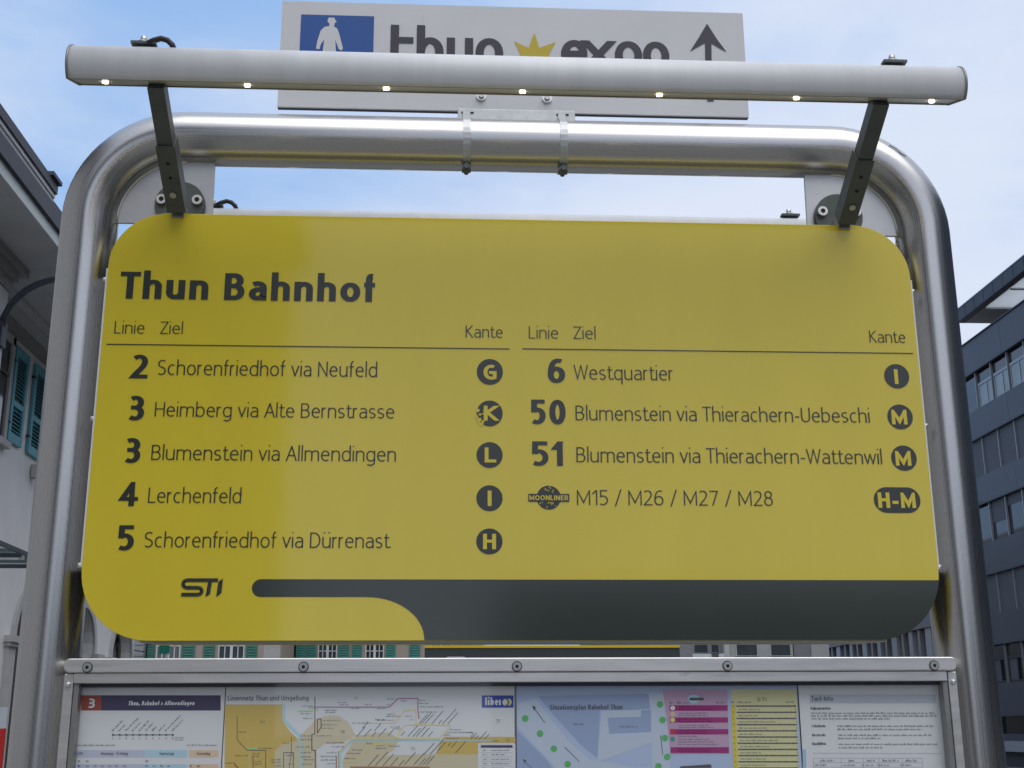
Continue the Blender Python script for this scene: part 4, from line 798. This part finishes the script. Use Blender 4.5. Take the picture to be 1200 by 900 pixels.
# glass canopy on the wing
cg = MB(); CZc = 4.07
cano = MB(); cano.box(-6.15, -6.11, 4, 17.8, CZc-.01, CZc+.05); cano.box(-7.9, -6.16, 17.76, 17.8, CZc-.03, CZc+.03); cano.box(-7, -6.93, 4, 17.1, CZc-.03, CZc+.05)
for y in [4+1.25*k for k in range(11)]: cano.box(-6.92, -6.19, y, y+.05, CZc-.03, CZc+.03)
cn = cano.build('canopy_frame', EAVEDK, lb)
for k in range(11):
    y = 4.06+1.25*k; MB().box(-6.92, -6.19, y, min(y+1.18, 17.71), CZc+.032, CZc+.046).build('canopy_pane', CANOPYGLASS, lb)
# swan-neck arm
arm = thing('swan_neck_bracket', (-6.98, 16.9, 7.8), 'dark curved swan neck bracket springing from the white wing under the left eave', 'bracket')
pts = [hit(a_, b_, 16.95-.1*k) for k, (a_, b_) in enumerate(((2, 384), (5, 371), (11, 359), (20, 349), (31, 340), (43, 333.5), (56, 329), (70, 326), (84, 325)))]
MB().tube(pts, .05, 12).build('arm', EAVEDK, arm); MB().box(-6.985, -6.93, 16.84, 17.06, 7.35, 7.75).build('wall_plate', EAVEDK, arm)

# ---- right office building
OFF = M('blue_grey_cladding', (.052, .060, .078), .42, var=.07, vscale=.8, spec=.4); OFFR = M('roof_fascia_metal', (.035, .042, .055), .5, .3, var=.1, vscale=2); OGL = M('office_glass', (.012, .016, .022), .06, spec=.9, var=.3, vscale=.3)
BLIND = M('grey_fabric_blind', (.080, .090, .105), .7, var=.06, vscale=1.5); MUL = M('mullion_metal', (.30, .32, .34), .4, .5); REFL = M('painted_pane_reflection', (.26, .31, .33), .35, var=.15, vscale=1.5); OSOF = M('pale_roof_soffit', (.40, .40, .40), .7); OSKY = M('frosted_roof_panel', (.9, .92, .94), .6)  # pale panes of the top window row: reflection put into the colour
_t = OSKY.node_tree; _tr = _t.nodes.new('ShaderNodeBsdfTranslucent'); _tr.inputs['Color'].default_value = (.85, .88, .9, 1); _mx = _t.nodes.new('ShaderNodeMixShader'); _mx.inputs[0].default_value = .7
_t.links.new(_t.nodes['Principled BSDF'].outputs[0], _mx.inputs[1]); _t.links.new(_tr.outputs[0], _mx.inputs[2]); _t.links.new(_mx.outputs[0], _t.nodes['Material Output'].inputs[0])
ob_ = thing('office_building', (30, 40, 0), 'dark blue grey office block with ribbon windows and jutting flat roof', 'building')
def zz(z): return 1.6+2*(z-1.6)
XW, YE, YS = 24.0, 53.2, -36
bands = [(9.42, 8.54), (7.905, 7.03), (6.43, 5.545), (4.87, 3.995), (3.36, 2.53), (1.86, 1.50)]
q = MB(); q.box(XW+.5, 44, YS, YE-.2, 0, zz(10.1)); q.build('core', OGL, ob_)
edges = [10.15]+[v for b in bands for v in b]
for k in range(0, 11, 2):
    top, bot = zz(edges[k]), zz(edges[k+1]); y = YE
    w_ = 4.8
    while y > 38:
        MB().box(XW, XW+.5, y-w_+.02, y, bot, top).build('spandrel_panel', OFF, ob_); y -= w_
    MB().box(XW, XW+.5, YS, y, bot, top).build('spandrel_panel', OFF, ob_)
    MB().box(XW-.05, XW+.1, YS, YE+.04, bot-.06, bot-.001).build('drip_edge', EAVEDK, ob_)
MB().box(XW-.06, XW+.55, YS, YE+.05, zz(10.15), zz(10.15)+.05).build('parapet_cap', EAVEDK, ob_)
for bi, (t_, b_) in enumerate(bands[:5]):
    top, bot = zz(t_)-.06, zz(b_); y = YE-.25; first = None; fm = None; k = 0
    while y > 38:
        yy = y-1.62; mat = BLIND if bi in (1, 3) else OGL; xin = XW+.10 if bi in (1, 3) else XW+.15
        if bi in (1, 3) or first is None:
            pane = MB(); pane.box(xin, xin+.02, -1.56, 0, 0, top-bot); loc = (0, y, bot)
        if first is None: first = pane.build('window_pane', mat, ob_, loc=(0, y, bot))
        else: again(first, (0, y, bot), ob_)
        if fm is None: mm = MB(); mm.box(XW+.03, XW+.12, -1.61, -1.56, 0, top-bot); fm = mm.build('mullion', MUL, ob_, loc=(0, y, bot))
        else: again(fm, (0, y, bot), ob_)
        if bi in (0, 4) and not (bi == 0 and k == 0):
            mm = MB(); d_ = top-bot; mm.box(XW+.08, XW+.14, y-1.5, y-.10, bot+.02, bot+.08); mm.box(XW+.08, XW+.14, y-1.5, y-.10, bot+d_*.60, bot+d_*.67); mm.box(XW+.08, XW+.14, y-.98, y-.92, bot+.08, bot+d_*.6); mm.box(XW+.08, XW+.14, y-.16, y-.10, bot+.08, bot+d_*.6); mm.box(XW+.08, XW+.14, y-1.5, y-1.44, bot+.08, bot+d_*.6)
            sash = mm.build('window_sash', MUL if bi == 0 else OFFR, ob_)
            if bi == 0: MB().box(XW+.11, XW+.13, y-.91, y-.17, bot+.082, bot+d_*.595).build('pale_pane', REFL, sash); MB().box(XW+.11, XW+.13, y-1.43, y-.99, bot+.082, bot+d_*.595).build('pale_pane', REFL, sash)
            else: MB().box(XW+.11, XW+.13, y-.91, y-.17, bot+.082, bot+d_*.595).build('dim_pane', BLIND, sash)
        y = yy; k += 1
    MB().box(XW+.2, XW+.22, YS, y, bot, top).build('window_pane', OGL, ob_)
    MB().box(XW+.0, XW+.5, YE-.24, YE, bot, top).build('end_pier', OFFR, ob_)
for k_, dr in ((1, .55), (2, .25), (4, .8), (5, .4)):     # roller blinds at different heights in the third row
    t_, b_ = zz(bands[2][0])-.06, zz(bands[2][1]); MB().box(XW+.13, XW+.14, YE-.25-1.62*k_-1.53, YE-.25-1.62*k_-.03, t_-(t_-b_)*dr, t_).build('roller_blind', BLIND, ob_)
# ground floor ledge and plinth
MB().box(XW-.25, XW+.4, YS, YE, .62, 1.04).build('pale_ledge', M('pale_concrete_ledge', (.25, .28, .31), .7, var=.05), ob_)
MB().box(XW+.1, XW+.5, YS, YE, 0, .618).build('plinth', EAVEDK, ob_); MB().box(XW+.12, XW+.5, YS, YE, 1.042, zz(1.5)-.062).build('ground_floor_wall', OFF, ob_)
# roof slab with soffit panels
RZ0, RZ1, RE = zz(10.77), zz(11.07), 52.5
ra = MB(); ra.box(XW, XW+.35, YS, RE, RZ0, RZ1); ra.box(XW+2.76, 44, YS, RE, RZ0+.12, RZ1-.02); ra.box(XW+.351, XW+2.759, RE-2.3, RE, RZ0+.12, RZ1-.02); ra.build('roof_fascia', OFFR, ob_)
y = RE
while y > 36: MB().box(XW-.012, XW-.002, y-.98, y-.02, RZ0+.02, RZ1-.02).build('fascia_panel', OFFR, ob_); y -= 1.0
MB().box(XW-.03, XW+.34, YS, RE+.03, RZ1, RZ1+.05).build('roof_edge', MUL, ob_)
sfb = MB(); sfb.box(XW+2.761, 44, YS, RE-.01, RZ0+.002, RZ0+.118); sfb.box(XW+.352, XW+2.76, RE-2.29, RE-.01, RZ0+.002, RZ0+.118); sfb.build('soffit', OSOF, ob_)
y = RE-2.4
while y > 34: MB().box(XW+.352, XW+2.75, y-2.40, y, RZ0-.015, RZ0).build('soffit_panel', OSKY, ob_); MB().box(XW+.36, XW+3.0, y+.06, y+.2, RZ0-.08, RZ0-.001).build('soffit_beam', MUL, ob_); y -= 2.6
MB().box(XW+3.0, 43, YS, RE-1.4, zz(10.15)+.05, RZ0).build('penthouse_wall', M('penthouse_wall', (.22, .22, .22), .7), ob_)
y = RE-4
while y > 36: MB().box(XW+2.97, XW+2.995, y-2.4, y, zz(10.15)+.2, RZ0-.5).build('penthouse_window', OGL, ob_); y -= 2.7
# projecting little lamp on the second spandrel
MB().box(XW-.35, XW, 52.55, 52.7, zz(6.5), zz(6.5)+.07).build('facade_spur', MUL, ob_)

# ---- building with vertical fins beyond the office block
fb = thing('finned_building', (28, 68, 0), 'glazed building with pale vertical fins below the right corner of the board', 'building')
MB().box(24.6, 40, 56, 90, 0, 6.4).build('glazed_wall', M('teal_dark_glass', (.035, .055, .06), .1, spec=.8, var=.3, vscale=.6), fb)
MB().box(23.9, 40, 56, 90, 6.4, 7.4).build('roof_edge', M('grey_roof_edge', (.16, .165, .18), .6), fb)
FIN = [M('pale_grey_fin', (.30, .31, .33), .5, var=.05), M('mid_grey_fin', (.20, .20, .21), .5, var=.05)]
y = 57; k = 0
while y < 89: w_ = (.5, .28, .75, .28)[k % 4]; MB().box(24.0, 24.6, y, y+w_, 0, 6.39).build('fin', FIN[k % 2], fb); y += w_+.75; k += 1
# ---- far houses under the board
def win(parent, x0, x1, z0, z1, Y, cols=2, frame=WFRAME, rows=3):
    f = MB(); t = .05; f.box(x0, x1, Y-.06, Y, z0-.08, z0); f.box(x0, x0+t, Y-.05, Y, z0, z1); f.box(x1-t, x1, Y-.05, Y, z0, z1); f.box(x0, x1, Y-.05, Y, z1, z1+t)
    c = (x0+x1)/2; f.box(c-.06, c+.06, Y-.05, Y, z0, z1)
    for k in range(1, rows): z = z0+(z1-z0)*k/rows; f.box(x0+t, x1-t, Y-.045, Y, z-.02, z+.02)
    for c2 in ((x0+c)/2, (x1+c)/2): f.box(c2-.02, c2+.02, Y-.045, Y, z0, z1)
    o = f.build('window', frame, parent); MB().box(x0+.01, x1-.01, Y-.02, Y-.012, z0, z1).build('pane', WINGL, o); return o
def leaf(parent, x0, x1, z0, z1, Y, mat=GREEN):
    s = MB(); s.box(x0, x1, Y-.08, Y-.045, z0, z1); o = s.build('shutter', mat, parent); l = MB(); z = z0+.1
    while z < z1-.12: l.face([(x0+.07, Y-.082, z), (x1-.07, Y-.082, z), (x1-.07, Y-.11, z-.04), (x0+.07, Y-.11, z-.04)]); z += .12
    tag(l.build('louvres', mat, o), kind='stuff')
ha = thing('green_shuttered_house', (-10.5, 60, 0), 'beige house with green shutters and white barred windows, far left under the board', 'house', None)
HY = 55.0
MB().box(-13.06, -7.2, HY, 66, 0, 11).build('wall', BEIGE, ha); MB().box(-13.6, -6.8, HY-.5, 66.5, 11, 11.3).build('eave', EAVEDK, ha)
q = MB(); q.prism([(-13.6, 11.3), (-6.8, 11.3), (-10.2, 14)], HY-.5, 66.5); q.build('roof', ROOFT, ha)
for z0 in (4.72, 8.0):
    win(ha, -12.66, -11.60, z0, z0+1.6, HY); win(ha, -9.95, -8.80, z0, z0+1.6, HY)
    for a, b in ((-13.04, -12.72), (-11.53, -10.98), (-10.60, -10.10), (-8.72, -8.25)): leaf(ha, a, b, z0-.05, z0+1.6, HY)
SIDING = M('pale_siding', (.40, .39, .37), .7)
sd_ = MB(); sd_.box(-7.95, -7.25, HY-.03, HY, 0, 10.9); pn = sd_.build('siding', SURR, ha)
for k in range(16): MB().box(-7.93, -7.27, HY-.045, HY-.031, .2+k*.45, .2+k*.45+.40).build('siding_board', SIDING, ha)
gb = thing('grey_gable_wall', (-14, 58, 0), 'narrow grey boarded wall between the last arch and the green shuttered house', 'building')
MB().box(-16, -13.12, 54.6, 62, 0, 10.5).build('wall', M('grey_boarding', (.27, .28, .29), .8, var=.1, vscale=1), gb)
for k in range(22): MB().box(-15.9, -13.13, 54.56, 54.599, .1+k*.47, .1+k*.47+.43).build('board', gb.children[0].data.materials[0], gb)
MB().tube([(-14.2, 54.2, 5.25), (-13.6, 54.2, 5.05), (-13.0, 54.3, 4.95)], .025, 6).build('cable', BLACK, gb)
hb = thing('long_shuttered_house', (-3.5, 65, 0), 'second house with teal green shutters, between the siding and the dark fascia', 'house')
HY = 60.0
MB().box(-7.1, 2, HY, 70, 0, 11.5).build('wall', BEIGE, hb); MB().box(-7.5, 2.4, HY-.6, 70.5, 11.5, 11.8).build('eave', EAVEDK, hb)
q = MB(); q.prism([(-7.5, 11.8), (2.4, 11.8), (-2.6, 15)], HY-.6, 70.5); q.build('roof', ROOFT, hb)
q = MB(); q.box(-7.62, -7.45, HY-.5, HY+3, 0, 11); q.build('downpipe', SURR, hb)
GTE = M('teal_green_shutter_paint', (.035, .20, .17), .6, var=.15, vscale=5)
for z0 in (4.75, 8.2):
    for a, b in ((-6.05, -5.13), (-3.77, -2.87), (-.6, .4)): win(hb, a, b, z0, z0+1.7, HY)
    for a, b in ((-7.1, -6.65), (-6.6, -6.12), (-5.06, -4.55), (-4.40, -3.93), (-2.78, -2.33), (-1.63, -1.13)): leaf(hb, a, b, z0-.05, z0+1.7, HY, GTE)
WALLC = M('pale_concrete_render', (.42, .42, .41), .85, var=.05, vscale=1.5); WALLD = M('grey_render', (.24, .245, .25), .85, var=.06)
hc = thing('pale_flat_block', (15.6, 65, 0), 'pale block with two dark square windows, right of the yellow edged fascia', 'building')
MB().box(14.05, 17.25, HY, 72, 0, 12).build('wall', WALLC, hc); MB().box(13.8, 14.04, HY-.15, 72, 0, 12).build('corner_pier', SURR, hc)
for z0 in (1.6, 5.09, 8.3):
    for a, b in ((14.44, 15.44), (16.15, 17.1)):
        f = MB(); f.box(a-.06, b+.06, HY-.05, HY-.001, z0-.06, z0+1.3); o = f.build('window', SURR, hc); MB().box(a, b, HY-.07, HY-.051, z0, z0+1.24).build('pane', WINGL, o); MB().box((a+b)/2-.03, (a+b)/2+.03, HY-.09, HY-.071, z0, z0+1.24).build('window_bar', EAVEDK, o)
hd = thing('balcony_block', (12.8, 64, 0), 'grey block with white balcony fronts just right of the yellow edged fascia', 'building')
MB().box(8, 13.79, HY+.3, 72, 0, 12).build('wall', WALLD, hd)
for z0 in (5.2, 8.4):
    for a, b in ((12.35, 13.1), (13.2, 13.65)): f = MB(); f.box(a, b, HY+.26, HY+.299, z0, z0+1.5); o = f.build('window', MUL, hd); MB().box(a+.05, b-.05, HY+.24, HY+.259, z0+.05, z0+1.45).build('pane', WINGL, o)
    for a, b in ((12.2, 13.12), (13.5, 13.77)): MB().box(a, b, HY-.25, HY-.17, z0-1.0, z0-.05).build('balcony_front', WFRAME, hd)
    for k in range(5): MB().box(13.15+k*.065, 13.18+k*.065, HY-.22, HY-.18, z0-1.0, z0-.05).build('railing_bar', WOOD, hd)
he = thing('plain_grey_block', (18.5, 64, 0), 'plain pale grey end wall between the square windowed block and the fins', 'building')
MB().box(17.35, 18.2, HY+.2, 72, 0, 11).build('wall', WALLD, he); MB().box(18.21, 19.1, HY+.1, 72, 0, 11).build('pale_wall', WALLC, he)
# ---- shelter with the yellow-edged fascia
sh = thing('stop_shelter', (1.3, 14.6, GZ*0), 'dark grey shelter fascia with a yellow top edge, directly beneath the board centre', 'shelter')
SGY = M('shelter_dark_panel', (.040, .048, .052), .35, var=.08, vscale=2)
MB().box(-.315, 2.89, 14.0, 14.10, 1.9, 2.585).build('fascia', SGY, sh); MB().box(-.315, 2.89, 13.985, 14.4, 2.588, 2.618).build('yellow_edge', M('yellow_trim', (.72, .50, .01), .35), sh)
MB().box(-.30, 2.87, 14.11, 15.9, 2.45, 2.56).build('roof', SGY, sh)
for x in (-.26, 2.78):
    for yy in (14.13, 15.8): MB().box(x-.03, x+.05, yy, yy+.08, 0, 2.449).build('post', TRIM, sh)
MB().box(-.2, 2.75, 15.82, 15.84, .3, 2.4).build('rear_glass', CANOPYGLASS, sh)
m = MB(); ro = rrect(hit(521, 771, 13.998).x, hit(547.5, 771, 13.998).x, 2.18, hit(530, 769.6, 13.998).z, .05, n=6); ri = rrect(hit(521, 771, 13.998).x+.018, hit(547.5, 771, 13.998).x-.018, 2.198, hit(530, 769.6, 13.998).z-.018, .035, n=6)
for k in range(len(ro)):
    j = (k+1) % len(ro); m.face([(ro[k][0], 13.996, ro[k][1]), (ro[j][0], 13.996, ro[j][1]), (ri[j][0], 13.996, ri[j][1]), (ri[k][0], 13.996, ri[k][1])])
m.build('white_outline_symbol', WFRAME, sh)
# ---- little green square sign and the red and white panel
a, b = hit(187, 756, 30), hit(198.5, 766.3, 30); gs = thing('green_square_sign', ((a.x+b.x)/2, 30, 0), 'small green square sign on a white post in front of the left far window', 'sign')
MB().box(a.x, b.x, 29.97, 30, b.z, a.z+.2).build('sign_plate', M('green_sign', (.0, .21, .13), .5), gs); cx_ = (hit(194, 770, 30).x+hit(197, 770, 30).x)/2; MB().box(cx_-.03, cx_+.03, 29.99, 30.05, 0, b.z-.01).build('post', WFRAME, gs)
X_ = hit(5.2, 865, 15).x; z1 = hit(3, 829, 15).z; z2 = hit(3, 853.5, 15).z
rs = thing('red_white_panel', (X_-.4, 15.1, 0), 'white over red information panel cut off by the left edge below the arch', 'sign')
MB().box(X_-.8, X_, 15, 15.03, z2, z1).build('white_top', M('white_panel', (.55, .60, .65), .5), rs); MB().box(X_-.8, X_+.003, 14.99, 15.03, .4, z2-.003).build('red_body', M('red_panel', (.55, .02, .02), .45), rs)
MB().box(X_-.7, X_-.1, 15.0, 15.03, 0, .399).build('foot', EAVEDK, rs)

# ---- block behind the viewer: only its darker reflection shows, in the left of the board and of the tube
bb_ = thing('street_block_behind', (-9, -17, 0), 'dull block behind the viewer, seen as the darker left reflection in the board', 'building')
MB().box(-22, -3.4, -24, -15.5, 0, 11.5).build('wall', M('dull_render', (.16, .155, .15), .85, var=.1, vscale=1), bb_)
MB().box(-22.4, -3.1, -24.4, -15.1, 11.5, 11.9).build('eave', EAVEDK, bb_)
for z0 in (1.2, 4.4, 7.6):
    for k in range(7): MB().box(-21+k*2.5, -19.8+k*2.5, -15.5, -15.46, z0, z0+1.9).build('window', WINGL, bb_)
bl_ = thing('low_block_behind', (16, -40, 0), 'low dull block far behind the viewer, seen only in reflections', 'building')
MB().box(2, 44, -52, -42, 0, 6.5).build('wall', bb_.children[0].data.materials[0], bl_)
for k in range(14): MB().box(3+k*2.9, 4.6+k*2.9, -42, -41.96, 3.4, 5.2).build('window', WINGL, bl_)
